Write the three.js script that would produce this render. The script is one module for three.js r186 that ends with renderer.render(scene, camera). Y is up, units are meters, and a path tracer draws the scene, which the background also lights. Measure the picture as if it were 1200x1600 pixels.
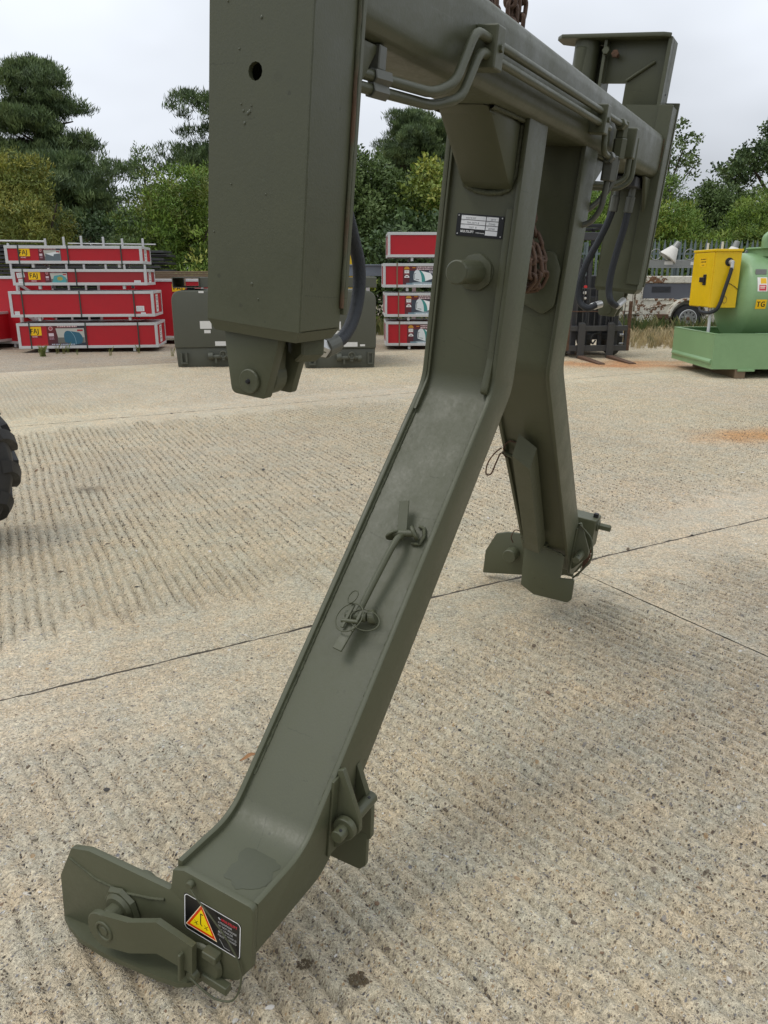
import * as THREE from 'three';
import { RoundedBoxGeometry } from 'three/addons/geometries/RoundedBoxGeometry.js';
import { mergeGeometries, toCreasedNormals } from 'three/addons/utils/BufferGeometryUtils.js';

// ---------------------------------------------------------------- camera, sky, sun, exposure
const scene = new THREE.Scene();
const EYE = 1.42, PITCH = 0.2968;
const camera = new THREE.PerspectiveCamera(66.94, 0.75, 0.05, 500);
camera.position.set(0, EYE, 0);
camera.lookAt(0, EYE - Math.tan(PITCH) * 10, -10);
scene.add(camera);
const renderer = new THREE.WebGLRenderer({ antialias: true });
renderer.setSize(768, 1024);
renderer.toneMapping = THREE.LinearToneMapping;
renderer.toneMappingExposure = 1.0;
renderer.shadowMap.enabled = true;

function rng(seed) { let a = seed >>> 0; return () => { a = (a + 0x6D2B79F5) >>> 0; let t = a; t = Math.imul(t ^ (t >>> 15), t | 1); t ^= t + Math.imul(t ^ (t >>> 7), t | 61); return ((t ^ (t >>> 14)) >>> 0) / 4294967296; }; }
const hash3 = (x, y, z) => { let h = Math.imul(x, 374761393) ^ Math.imul(y, 668265263) ^ Math.imul(z, 2147483647 ^ 0x5bd1e995); h = Math.imul(h ^ (h >>> 13), 1274126177); return ((h ^ (h >>> 16)) >>> 0) / 4294967296; };
const sm = t => t * t * (3 - 2 * t);
const sstep = (a, b, x) => { const t = Math.min(1, Math.max(0, (x - a) / (b - a))); return t * t * (3 - 2 * t); };
function vnoise(x, y, z = 0) {
  const xi = Math.floor(x), yi = Math.floor(y), zi = Math.floor(z), u = sm(x - xi), v = sm(y - yi), w = sm(z - zi);
  const L = (a, b, t) => a + (b - a) * t;
  const f = k => L(L(hash3(xi, yi, k), hash3(xi + 1, yi, k), u), L(hash3(xi, yi + 1, k), hash3(xi + 1, yi + 1, k), u), v);
  return L(f(zi), f(zi + 1), w);
}
const fbm = (x, y, z, o = 4) => { let s = 0, a = .5, n = 0; for (let i = 0; i < o; i++) { s += a * vnoise(x, y, z + i * 7); n += a; a *= .5; x *= 2.03; y *= 2.03; z *= 2.03; } return s / n; };

{ // overcast sky: brighter towards the zenith (standard overcast), soft cloud layers
  const w = 1024, h = 512, d = new Float32Array(w * h * 4);
  for (let j = 0; j < h; j++) for (let i = 0; i < w; i++) {
    const el = ((j + .5) / h - .5) * Math.PI, az = (i + .5) / w * Math.PI * 2, s = Math.sin(el), c = Math.cos(el);
    let r, g, b;
    const x = c * Math.cos(az), z = c * Math.sin(az);
    if (s > 0) {
      const k = 1 / (s + .22);
      const n = fbm(x * k * 1.1 + 5, z * k * 1.1 + 3, 2, 5), n2 = fbm(x * k * 3.1 + 1, z * k * 3.1, 9, 4);
      const L = (0.62 + .86 * s) * (0.97 + .62 * (n - .5) + .20 * (n2 - .5));
      r = L * .945; g = L * 1.0; b = L * 1.085;
    } else { r = .26; g = .25; b = .22; }
    const o = (j * w + i) * 4; d[o] = r; d[o + 1] = g; d[o + 2] = b; d[o + 3] = 1;
  }
  const t = new THREE.DataTexture(d, w, h, THREE.RGBAFormat, THREE.FloatType);
  t.mapping = THREE.EquirectangularReflectionMapping; t.colorSpace = THREE.LinearSRGBColorSpace;
  t.magFilter = t.minFilter = THREE.LinearFilter; t.needsUpdate = true;
  scene.background = t; scene.environment = t; scene.environmentIntensity = 1.0;
}
const sun = new THREE.DirectionalLight(new THREE.Color().setRGB(1, .95, .86), .85);
sun.position.set(-9, 17, -1); sun.target.position.set(0, 0, -4); scene.add(sun, sun.target);
sun.castShadow = true; sun.shadow.radius = 36; sun.shadow.mapSize.set(2048, 2048);
Object.assign(sun.shadow.camera, { left: -25, right: 25, top: 25, bottom: -25, near: 1, far: 80 });

// ---------------------------------------------------------------- helpers
const used = {};
function numbered(n) { const k = used[n] = (used[n] ?? -1) + 1; return k ? n + '_' + String(k).padStart(3, '0') : n; }
const V3 = (x, y, z) => new THREE.Vector3(x, y, z);
function boxUV(g) {              // metres, by the way each face points
  if (g.index) g = g.toNonIndexed();
  const p = g.attributes.position, uv = new Float32Array(p.count * 2), a = V3(), b = V3(), c = V3();
  for (let i = 0; i < p.count; i += 3) {
    a.fromBufferAttribute(p, i); b.fromBufferAttribute(p, i + 1); c.fromBufferAttribute(p, i + 2);
    const n = b.clone().sub(a).cross(c.clone().sub(a)), ax = Math.abs(n.x), ay = Math.abs(n.y), az = Math.abs(n.z);
    [a, b, c].forEach((q, k) => { const o = (i + k) * 2; if (ax >= ay && ax >= az) { uv[o] = q.z; uv[o + 1] = q.y; } else if (ay >= az) { uv[o] = q.x; uv[o + 1] = q.z; } else { uv[o] = q.x; uv[o + 1] = q.y; } });
  }
  g.setAttribute('uv', new THREE.BufferAttribute(uv, 2)); return g;
}
function clean(g) { g = g.index ? g.toNonIndexed() : g; if (!g.attributes.normal) g.computeVertexNormals(); for (const k of Object.keys(g.attributes)) if (!['position', 'normal', 'uv', 'color'].includes(k)) g.deleteAttribute(k); g.morphAttributes = {}; g.clearGroups(); return g; }
function mesh(name, geos, mat, parent, keepUV) {
  const list = (Array.isArray(geos) ? geos : [geos]).map(g => keepUV ? clean(g) : boxUV(clean(g)));
  const g = list.length > 1 ? mergeGeometries(list) : list[0];
  const m = new THREE.Mesh(g, mat); m.name = parent === scene ? numbered(name) : name; m.castShadow = m.receiveShadow = true;
  parent?.add(m); return m;
}
function thing(name, label, category, pos = [0, 0, 0], turn = 0, group) {
  const o = new THREE.Group(); o.name = numbered(name); o.position.set(...pos); o.rotation.y = turn;
  tag(o, label, category, group); scene.add(o); return o;
}
function tag(o, label, category, group, kind) { Object.assign(o.userData, { label, category }); if (group) o.userData.group = group; if (kind) o.userData.kind = kind; return o; }
const struct = o => { o.userData.kind = 'structure'; return o; };
function bx(w, h, d, x = 0, y = 0, z = 0, r = 0, seg = 2) { const g = r ? new RoundedBoxGeometry(w, h, d, seg, r) : new THREE.BoxGeometry(w, h, d); g.translate(x, y, z); return g; }
// box by limits
const lim = (x0, x1, y0, y1, z0, z1, r = 0, seg) => bx(x1 - x0, y1 - y0, z1 - z0, (x0 + x1) / 2, (y0 + y1) / 2, (z0 + z1) / 2, r, seg);
function poly(pts) {            // [x, y, fillet radius]
  const s = new THREE.Shape(), n = pts.length;
  pts.forEach((p, i) => {
    const a = pts[(i + n - 1) % n], b = pts[(i + 1) % n], r = p[2] || 0;
    if (!r) { i ? s.lineTo(p[0], p[1]) : s.moveTo(p[0], p[1]); return; }
    const la = Math.hypot(a[0] - p[0], a[1] - p[1]), lb = Math.hypot(b[0] - p[0], b[1] - p[1]);
    const ux = (a[0] - p[0]) / la, uy = (a[1] - p[1]) / la, wx = (b[0] - p[0]) / lb, wy = (b[1] - p[1]) / lb;
    const ang = Math.acos(Math.max(-1, Math.min(1, ux * wx + uy * wy))), t = Math.min(r / Math.tan(ang / 2), la * .49, lb * .49);
    const x0 = p[0] + ux * t, y0 = p[1] + uy * t, x1 = p[0] + wx * t, y1 = p[1] + wy * t;
    i ? s.lineTo(x0, y0) : s.moveTo(x0, y0); s.quadraticCurveTo(p[0], p[1], x1, y1);
  });
  s.closePath(); return s;
}
function ext(shape, depth, bev = 0, seg = 6) {
  const g = new THREE.ExtrudeGeometry(shape, bev ? { depth: depth - 2 * bev, bevelEnabled: true, bevelSize: bev, bevelOffset: -bev, bevelThickness: bev, bevelSegments: 2, curveSegments: seg } : { depth, bevelEnabled: false, curveSegments: seg });
  if (bev) g.translate(0, 0, bev);
  return toCreasedNormals(g, .55);
}
const plateXY = (pts, z0, z1, bev, holes) => { const s = poly(pts); holes?.forEach(h => s.holes.push(h)); const g = ext(s, z1 - z0, bev); g.translate(0, 0, z0); return g; };
const plateZY = (pts, x0, x1, bev, holes) => { const s = poly(pts); holes?.forEach(h => s.holes.push(h)); const g = ext(s, x1 - x0, bev); g.rotateY(-Math.PI / 2); g.translate(x1, 0, 0); return g; };
const circ = (x, y, r) => { const p = new THREE.Path(); p.absarc(x, y, r, 0, Math.PI * 2, true); return p; };
function cyl(a, b, r0, r1 = r0, n = 24, bev = 0) {
  a = V3(...a); b = V3(...b); const L = a.distanceTo(b); let g;
  if (bev) { g = new THREE.LatheGeometry([[0, 0], [r0 - bev, 0], [r0, bev], [r1, L - bev], [r1 - bev, L], [0, L]].map(p => new THREE.Vector2(...p)), n); g = toCreasedNormals(g, .5); }
  else { g = new THREE.CylinderGeometry(r1, r0, L, n); g.translate(0, L / 2, 0); }
  g.applyQuaternion(new THREE.Quaternion().setFromUnitVectors(V3(0, 1, 0), b.clone().sub(a).normalize())); g.translate(a.x, a.y, a.z); return g;
}
function pipe(pts, r, fil = .03, n = 10, segs) {  // tube along a polyline with rounded corners
  const P = pts.map(p => V3(...p)), path = new THREE.CurvePath(); let cur = P[0];
  for (let i = 1; i < P.length - 1; i++) {
    const la = P[i].distanceTo(P[i - 1]), lb = P[i].distanceTo(P[i + 1]), t = Math.min(fil, la * .45, lb * .45);
    const a = P[i].clone().lerp(P[i - 1], t / la), b = P[i].clone().lerp(P[i + 1], t / lb);
    path.add(new THREE.LineCurve3(cur, a)); path.add(new THREE.QuadraticBezierCurve3(a, P[i], b)); cur = b;
  }
  path.add(new THREE.LineCurve3(cur, P[P.length - 1]));
  return new THREE.TubeGeometry(path, segs || P.length * 14, r, n);
}
const hose = (pts, r, n = 10, segs = 60) => new THREE.TubeGeometry(new THREE.CatmullRomCurve3(pts.map(p => V3(...p))), segs, r, n);
function bead(pts, r, seed) {   // lumpy weld
  const g = new THREE.TubeGeometry(new THREE.CatmullRomCurve3(pts.map(p => V3(...p)), false, 'catmullrom', .01), Math.max(12, pts.length * 14), r, 6), p = g.attributes.position, n = g.attributes.normal, rn = rng(seed);
  for (let i = 0; i < p.count; i++) { const k = (rn() - .5) * r * .5; p.setXYZ(i, p.getX(i) + n.getX(i) * k, p.getY(i) + n.getY(i) * k, p.getZ(i) + n.getZ(i) * k); }
  return g;
}

// ---------------------------------------------------------------- textures
function tileNoise(size, cells, seed) {        // periodic value noise
  const rn = rng(seed), L = new Float32Array(cells * cells); for (let i = 0; i < L.length; i++) L[i] = rn();
  const out = new Float32Array(size * size), k = cells / size;
  for (let y = 0; y < size; y++) { const fy = y * k, y0 = Math.floor(fy), v = sm(fy - y0), ya = y0 % cells * cells, yb = (y0 + 1) % cells * cells;
    for (let x = 0; x < size; x++) { const fx = x * k, x0 = Math.floor(fx), u = sm(fx - x0), xa = x0 % cells, xb = (x0 + 1) % cells; const p = L[ya + xa] + (L[ya + xb] - L[ya + xa]) * u, q = L[yb + xa] + (L[yb + xb] - L[yb + xa]) * u; out[y * size + x] = p + (q - p) * v; } }
  return out;
}
function sumNoise(size, list, seed) { const out = new Float32Array(size * size); let t = 0; list.forEach(([c, a], i) => { const n = tileNoise(size, c, seed + i * 13); t += a; for (let j = 0; j < out.length; j++) out[j] += n[j] * a; }); for (let j = 0; j < out.length; j++) out[j] /= t; return out; }
const enc = v => { v = Math.max(0, Math.min(1, v)); return 255 * (v < .0031308 ? v * 12.92 : 1.055 * Math.pow(v, 1 / 2.4) - .055); };
function tex(size, fn, srgb, rep = 1) {
  const d = new Uint8Array(size * size * 4), c = [0, 0, 0];
  for (let i = 0; i < size * size; i++) { fn(i, c); for (let k = 0; k < 3; k++) d[i * 4 + k] = srgb ? enc(c[k]) : 255 * Math.max(0, Math.min(1, c[k])); d[i * 4 + 3] = 255; }
  const t = new THREE.DataTexture(d, size, size); t.wrapS = t.wrapT = THREE.RepeatWrapping; t.magFilter = THREE.LinearFilter; t.minFilter = THREE.LinearMipmapLinearFilter; t.generateMipmaps = true;
  if (srgb) t.colorSpace = THREE.SRGBColorSpace; t.repeat.set(rep, rep); t.needsUpdate = true; return t;
}
function canvasTex(w, h, draw) { const c = document.createElement('canvas'); c.width = w; c.height = h; draw(c.getContext('2d'), w, h); const t = new THREE.CanvasTexture(c); t.colorSpace = THREE.SRGBColorSpace; return t; }
const lin = (r, g, b) => new THREE.Color().setRGB(r, g, b);

// concrete with exposed stones
const GS = 2048, GM = 2.2;                     // 2.2 m tile
let concMap, concBump;
{
  const fine = sumNoise(GS, [[1024, .4], [512, .5], [300, .55], [150, .3], [40, .1], [12, .08]], 11), hue = sumNoise(GS, [[24, 1], [90, .7]], 77);
  const col = new Float32Array(GS * GS * 3), hgt = new Float32Array(GS * GS), rn = rng(5);
  for (let i = 0; i < GS * GS; i++) {
    const n = fine[i] + (rn() - .5) * .5, k = .22 + 1.58 * n, h = (hue[i] - .5) * .16;
    col[i * 3] = .545 * k * (1 + h); col[i * 3 + 1] = .465 * k; col[i * 3 + 2] = .325 * k * (1 - h); hgt[i] = .45 + 1.1 * (n - .5);
  }
  const pal = [[.16, .12, .08], [.10, .09, .085], [.22, .20, .18], [.30, .20, .11], [.12, .075, .05], [.62, .57, .48], [.70, .68, .62], [.34, .31, .28], [.42, .27, .13], [.2, .2, .22], [.55, .46, .33], [.26, .21, .16]];
  for (let s = 0; s < 120000; s++) {
    const big = rn() < .006, r = big ? 3 + rn() * 3.5 : .7 + rn() * rn() * 2.6, a = r * (.7 + rn() * .8), b = r * (.55 + rn() * .5), th = rn() * 3.14, cx = rn() * GS, cy = rn() * GS, c = pal[Math.floor(rn() * pal.length)], f = .75 + rn() * .5, up = rn() < .4 ? .3 : -.5, ct = Math.cos(th), st = Math.sin(th), R = Math.ceil(Math.max(a, b));
    for (let y = -R; y <= R; y++) for (let x = -R; x <= R; x++) {
      const u = (x * ct + y * st) / a, v = (-x * st + y * ct) / b, q = u * u + v * v; if (q > 1) continue;
      const i = ((Math.floor(cy + y) + GS) % GS) * GS + (Math.floor(cx + x) + GS) % GS, t = q > .7 ? .5 : .85;
      for (let k = 0; k < 3; k++) col[i * 3 + k] += (c[k] * f - col[i * 3 + k]) * t;
      hgt[i] += up * (1 - q);
    }
  }
  concMap = tex(GS, (i, c) => { c[0] = col[i * 3]; c[1] = col[i * 3 + 1]; c[2] = col[i * 3 + 2]; }, true, 1 / GM);
  concBump = tex(GS, (i, c) => { c[0] = c[1] = c[2] = hgt[i]; }, false, 1 / GM);
}
// general mottling for paint: colour, roughness, orange peel with a few scuffs and runs
const PS = 1024, pn = sumNoise(PS, [[6, .6], [24, .5], [96, .3], [384, .2]], 301), pf = sumNoise(PS, [[256, 1], [512, .8]], 401);
const scuff = new Float32Array(PS * PS);
{
  const rn = rng(9);
  for (let s = 0; s < 150; s++) { let x = rn() * PS, y = rn() * PS, a = (rn() < .7 ? 0 : Math.PI / 2) + (rn() - .5) * .7; const L = 10 + rn() * rn() * 170, k = (rn() < .45 ? 1 : -1) * (.3 + rn() * .7); for (let i = 0; i < L; i++) { x += Math.cos(a); y += Math.sin(a); a += (rn() - .5) * .05; if (rn() < .8) scuff[((Math.floor(y) + PS * 4) % PS) * PS + (Math.floor(x) + PS * 4) % PS] = k; } }
  for (let s = 0; s < 240; s++) { const x = rn() * PS, y = rn() * PS, r = 1 + rn() * rn() * 6, k = (rn() < .35 ? 1 : -1) * (.3 + rn() * .6); for (let v = -r; v <= r; v++) for (let u = -r; u <= r; u++) { const q = u * u + v * v; if (q < r * r * (.6 + .4 * rn())) scuff[((Math.floor(y + v) + PS) % PS) * PS + (Math.floor(x + u) + PS) % PS] = k * (r > 3 ? .35 : 1); } }
}
const mottle = tex(PS, (i, c) => { const k = .93 + .15 * (pn[i] - .5) + .07 * (pf[i] - .5) + .34 * scuff[i]; c[0] = k * 1.02; c[1] = k; c[2] = k * .97; }, true, .8);
const mottleR = tex(PS, (i, c) => { const k = .52 + .34 * (pn[i] - .5) + .12 * (pf[i] - .5) - .08 * scuff[i]; c[0] = c[1] = c[2] = k; }, false, .8);
const peel = tex(PS, (i, c) => { c[0] = c[1] = c[2] = .5 + .5 * (pf[i] - .5) + .25 * (pn[i] - .5) + .1 * scuff[i]; }, false, 1.6);
const rustT = tex(512, (() => { const a = sumNoise(512, [[5, .8], [18, .7], [60, .5], [170, .4]], 88), b = sumNoise(512, [[40, 1], [120, .8]], 99); return (i, c) => { const t = a[i], k = .5 + b[i]; c[0] = (.055 + .11 * t) * k; c[1] = (.033 + .055 * t) * k; c[2] = (.022 + .028 * t) * k; }; })(), true, 2);
const chipT = tex(1024, (() => { const a = sumNoise(1024, [[7, .9], [22, .8], [70, .5], [200, .35]], 188), b = sumNoise(1024, [[60, 1], [200, .8]], 199); return (i, c) => { const t = a[i]; if (t > .595) { const k = .6 + .8 * b[i]; c[0] = .17 * k; c[1] = .085 * k; c[2] = .04 * k; } else { const k = .8 + .4 * b[i] - (t > .57 ? .2 : 0); c[0] = .64 * k; c[1] = .61 * k; c[2] = .51 * k; } }; })(), true, .55);

const std = (o) => new THREE.MeshStandardMaterial(o);
const paint = (c, o = {}) => std({ color: c, map: mottle, roughnessMap: mottleR, bumpMap: peel, bumpScale: .00022, roughness: 1, side: THREE.DoubleSide, ...o });
const M = {
  olive: paint(lin(.081, .087, .049), { roughness: .9 }),
  oliveTank: paint(lin(.085, .090, .068)),
  red: paint(lin(.48, .006, .016), { roughness: 1.0, bumpScale: .0015 }),
  redDull: paint(lin(.33, .014, .02), { roughness: .9 }),
  galv: paint(lin(.60, .62, .63), { metalness: .15, roughness: .9 }),
  white: paint(lin(.72, .70, .65)),
  rust: std({ map: rustT, roughness: .95, bumpMap: peel, bumpScale: .002, color: 0xffffff }),
  chainRust: std({ map: rustT, color: lin(.9, .95, 1.0), roughness: .6, metalness: .35, bumpMap: peel, bumpScale: .001 }),
  chipped: std({ map: chipT, roughness: .8, bumpMap: peel, bumpScale: .001 }),
  steelDark: paint(lin(.045, .046, .05), { roughness: 1 }),
  forkSteel: paint(lin(.06, .06, .06), { roughness: 1 }),
  rubber: paint(lin(.022, .022, .022), { roughness: 1.15, bumpScale: .002 }),
  hoseB: std({ color: lin(.016, .019, .023), roughness: .55, bumpMap: peel, bumpScale: .0012 }),
  zinc: std({ color: lin(.62, .62, .60), metalness: .7, roughness: .42 }),
  dullZinc: paint(lin(.30, .31, .30), { metalness: .5, roughness: .9 }),
  pipeSteel: paint(lin(.12, .125, .105), { metalness: .35, roughness: .8 }),
  black: paint(lin(.012, .012, .013)),
  yellow: paint(lin(.83, .56, .006), { roughness: .7 }),
  tankGreen: paint(lin(.24, .40, .20), { roughness: .75 }),
  timber: paint(lin(.20, .14, .085), { roughness: 1.2 }),
  window: std({ color: lin(.05, .055, .065), roughness: .25 }),
  paper: paint(lin(.72, .72, .70), { roughness: 1.2 }),
  bark: std({ color: lin(.085, .062, .045), roughness: 1, bumpMap: peel, bumpScale: .02 }),
  strap: std({ color: lin(.03, .05, .04), roughness: .7 }),
  lampGlass: std({ color: lin(.75, .75, .74), roughness: .3 }),
};

// ---------------------------------------------------------------- the yard
const concrete = std({ map: concMap, bumpMap: concBump, bumpScale: .0065, roughness: .93, vertexColors: true });
const earthMat = std({ color: lin(.075, .062, .045), roughness: 1, bumpMap: concBump, bumpScale: .01 });
const AX = [.866, -.5], BX = [-.5, -.866];              // along the joints, across the slabs
const S2W = (a, b) => [AX[0] * a + BX[0] * b, AX[1] * a + BX[1] * b];
const W2S = (x, z) => [AX[0] * x + AX[1] * z, BX[0] * x + BX[1] * z];
const stains = [];                                       // [x, z, rx, rz, strength, colour]
stains.push([3.55, -7.05, .75, .42, .9, [1.0, .62, .34]], [4.3, -13.1, 1.5, .9, .85, [.92, .58, .38]], [3.3, -13.0, 1.2, .7, .6, [.9, .62, .42]], [5.4, -12.6, .9, .5, .6, [.85, .6, .42]]);
for (const [x, z, r] of [[-2.05, -5.2, .10]]) stains.push([x, z, r * 1.3, r * .8, .8, [.36, .32, .29]]);
const tone = (x, z) => {
  let k = .80 + .34 * fbm(x * .35 + 9, z * .35, 3, 3) + .16 * (fbm(x * 2.2, z * 2.2, 17, 3) - .5);
  const c = [k, k * (1 + .03 * (fbm(x * .6, z * .6, 31, 2) - .5)), k * (1 + .10 * (fbm(x * .5, z * .5, 41, 2) - .5))];
  for (const [sx, sz, rx, rz, st, col] of stains) {
    const dx = (x - sx) / rx, dz = (z - sz) / rz, q = dx * dx + dz * dz; if (q > 4) continue;
    const t = st * sstep(1.35, .1, Math.sqrt(q) + .9 * (fbm(x * 3.2, z * 3.2, 55, 4) - .5)); for (let i = 0; i < 3; i++) c[i] *= 1 + (col[i] - 1) * t;
  }
  return c;
};
const ground = new THREE.Group(); ground.name = numbered('ground'); struct(ground); scene.add(ground);
const gritList = [];
function slab(a0, a1, b0, b1, da, db, shear, seed, m0, m1, amp, grit = 0) {
  const relief = (a, b) => {
    const ph = (a - shear * (b - b0) + .018 * (fbm(a * .9, b * 1.1, seed, 3) - .5) * 2) / .052;
    const f = ph - Math.floor(ph), id = Math.floor(ph);
    const prof = 1 - Math.abs(2 * f - 1) ** 2.0;
    const mar = sstep(m0, m0 + .16, b - b0 + .22 * (hash3(id, 3, seed) - .5) + .1 * (fbm(a * 3, b * 3, seed + 2, 2) - .5)) * sstep(m1, m1 + .16, b1 - b + .26 * (hash3(id, 5, seed) - .5)) * sstep(.01, .05, a - a0) * sstep(.01, .05, a1 - a);
    const wear = Math.min(1.25, (.5 + .8 * sstep(.3, .6, fbm(a * .45 + seed, b * .45, seed + 8, 3))) * (.6 + .7 * hash3(id, Math.floor(b * 2.5 + hash3(id, 1, 2)), seed + 1)));
    return [amp * (prof - 1) * mar * wear + .0042 * (fbm(a * 34, b * 30, seed + 6, 3) - .5) + .004 * (fbm(a * .8, b * .8, 7, 2) - .5), mar * wear];
  };
  if (grit) { // dark grit lodged along the grooves
    const rn = rng(seed * 17);
    for (let n = Math.ceil((a0 - 2) / .052); n * .052 < a1 + 2; n++) { let run = 0; for (let b = b0; b < b1; b += .004 + .006 * rn()) {
      if (rn() < .05) run = rn(); const c = n * .052 + shear * (b - b0), a = c - .018 * (fbm(c * .9, b * 1.1, seed, 3) - .5) * 2 + (rn() - .5 + rn() - .5) * .016; if (a < a0 + .02 || a > a1 - .02) continue;
      const [x, z] = S2W(a, b); if (z > -.7 || z < -9 || Math.abs(x) > .62 * -z + .3) continue;
      const [y, w] = relief(a, b); if (w < .3 || rn() > .25 + .8 * run) continue; gritList.push([x, y, z, (.0013 + .0032 * rn() * rn()) * (z < -4 ? 1.35 : 1), rn()]);
    } }
  }
  const S = shear * (b1 - b0), A0 = a0 - Math.max(0, S), A1 = a1 - Math.min(0, S), nb = Math.round((b1 - b0) / db), na = Math.round((A1 - A0) / da), pos = [], uv = [], col = [], idx = [], av = [];
  for (let j = 0; j <= nb; j++) {
    let b = b0 + (b1 - b0) * j / nb;
    for (let i = 0; i <= na; i++) {
      let a = Math.max(a0, Math.min(a1, A0 + (A1 - A0) * i / na + shear * (b - b0)));
      if (a === a0 || a === a1) { const e = .004 * (fbm(b * 11, a * 3, seed + 5, 4) - .5) * 2; a += e; }
      av.push(a);
      const ed = .009 * (fbm(a * 14, b * 3, seed + 4, 4) - .5) * 2 + .02 * (fbm(a * .9, b, 77, 2) - .5);
      const bb = j === 0 ? b + ed : j === nb ? b + ed : b;
      let y = relief(a, b)[0];
      if (j === 0 || j === nb) y -= .006;
      const [x, z] = S2W(a, bb); pos.push(x, y, z); uv.push(a, b + seed * .37);
      const c = tone(x, z), pale = 1 + .10 * (1 - Math.min(1, relief(a, b)[1] * 2)); col.push(c[0] * pale, c[1] * pale, c[2] * pale);
    }
  }
  for (let j = 0; j < nb; j++) for (let i = 0; i < na; i++) { const p = j * (na + 1) + i, q = p + na + 1; if (av[p + 1] - av[p] < 1e-6 && av[q + 1] - av[q] < 1e-6) continue; idx.push(p, p + 1, q, q, p + 1, q + 1); }
  const g = new THREE.BufferGeometry(); g.setAttribute('position', new THREE.Float32BufferAttribute(pos, 3)); g.setAttribute('uv', new THREE.Float32BufferAttribute(uv, 2)); g.setAttribute('color', new THREE.Float32BufferAttribute(col, 3)); g.setIndex(idx); g.computeVertexNormals();
  const m = new THREE.Mesh(g, concrete); m.name = 'concrete_slab'; m.receiveShadow = m.castShadow = true; ground.add(m);
}
const J1 = 2.753, J2 = 8.33, J3 = 13.3, G = .0065;
slab(-3.2, 2.655 - G * .5, -1.2, J1 - G, .0074, .045, -.13, 1, .1, .38, .019, 1);
slab(2.655 + G * .5, 6.5, -1.2, J1 - G, .0074, .06, -.10, 2, .1, .30, .018, 1);
slab(-2.0, 12.5, J1 + G, J2 - G, .0074, .08, .07, 3, .40, .34, .023, 1);
slab(-3.5, 17, J2 + G, J3 - G, .0104, .12, .02, 4, .42, .5, .024);
{ // dark filler in the joints and in the crack
  const fm = std({ color: lin(.085, .070, .052), roughness: 1, bumpMap: concBump, bumpScale: .004 });
  const strip = (a0, b0, a1, b1, w) => { const [x0, z0] = S2W(a0, b0), [x1, z1] = S2W(a1, b1), L = Math.hypot(x1 - x0, z1 - z0), g = new THREE.BoxGeometry(L, .01, w); g.rotateY(-Math.atan2(z1 - z0, x1 - x0)); g.translate((x0 + x1) / 2, -.0125, (z0 + z1) / 2); const m = mesh('joint_filler', g, fm, ground); return m; };
  strip(-3.2, J1, 12.5, J1, .05); strip(-2, J2, 13, J2, .05); strip(2.655, -1.2, 2.655, J1 - .03, .03);
}
{ // worn pavement beyond the last joint, and the wide ground under everything out to the horizon
  const g = new THREE.PlaneGeometry(60, 30, 150, 90); g.rotateX(-Math.PI / 2);
  const p = g.attributes.position, col = [], uv = [];
  for (let i = 0; i < p.count; i++) {
    const a = p.getX(i) + 6, b = J3 + G + (15 - p.getZ(i)), [x, z] = S2W(a, b); p.setXYZ(i, x, -.008 + .03 * (fbm(x * .3, z * .3, 71, 2) - .5) * sstep(0, 3, b - J3), z);
    const c = tone(x, z), k = .74; col.push(c[0] * k, c[1] * k * .98, c[2] * k * 1.0); uv.push(a * .6, b * .6);
  }
  g.setAttribute('color', new THREE.Float32BufferAttribute(col, 3)); g.setAttribute('uv', new THREE.Float32BufferAttribute(uv, 2)); g.computeVertexNormals();
  const m = new THREE.Mesh(g, concrete); m.name = 'worn_pavement'; m.receiveShadow = true; ground.add(m);
  const e = new THREE.PlaneGeometry(600, 600, 8, 8); e.rotateX(-Math.PI / 2); e.translate(0, -.055, 0);
  const em = new THREE.Mesh(boxUV(e), earthMat); em.name = 'soil'; em.receiveShadow = true; ground.add(em);
}
{
  const g = new THREE.TetrahedronGeometry(1, 1), im = new THREE.InstancedMesh(g, std({ color: 0xffffff, roughness: .9 }), gritList.length), m4 = new THREE.Matrix4(), q = new THREE.Quaternion(), cols = [[.115, .095, .072], [.085, .076, .066], [.16, .13, .10], [.21, .175, .13], [.13, .10, .072]];
  gritList.forEach(([x, y, z, r, k], i) => { q.setFromEuler(new THREE.Euler(k * 50, k * 91, k * 23)); im.setMatrixAt(i, m4.compose(V3(x, y + r * .25, z), q, V3(r * 1.3, r * .8, r))); im.setColorAt(i, lin(...cols[Math.floor(k * 997) % 5])); });
  im.name = 'groove_grit'; im.userData.kind = 'stuff'; im.receiveShadow = im.castShadow = true; ground.add(im);
}
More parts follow.
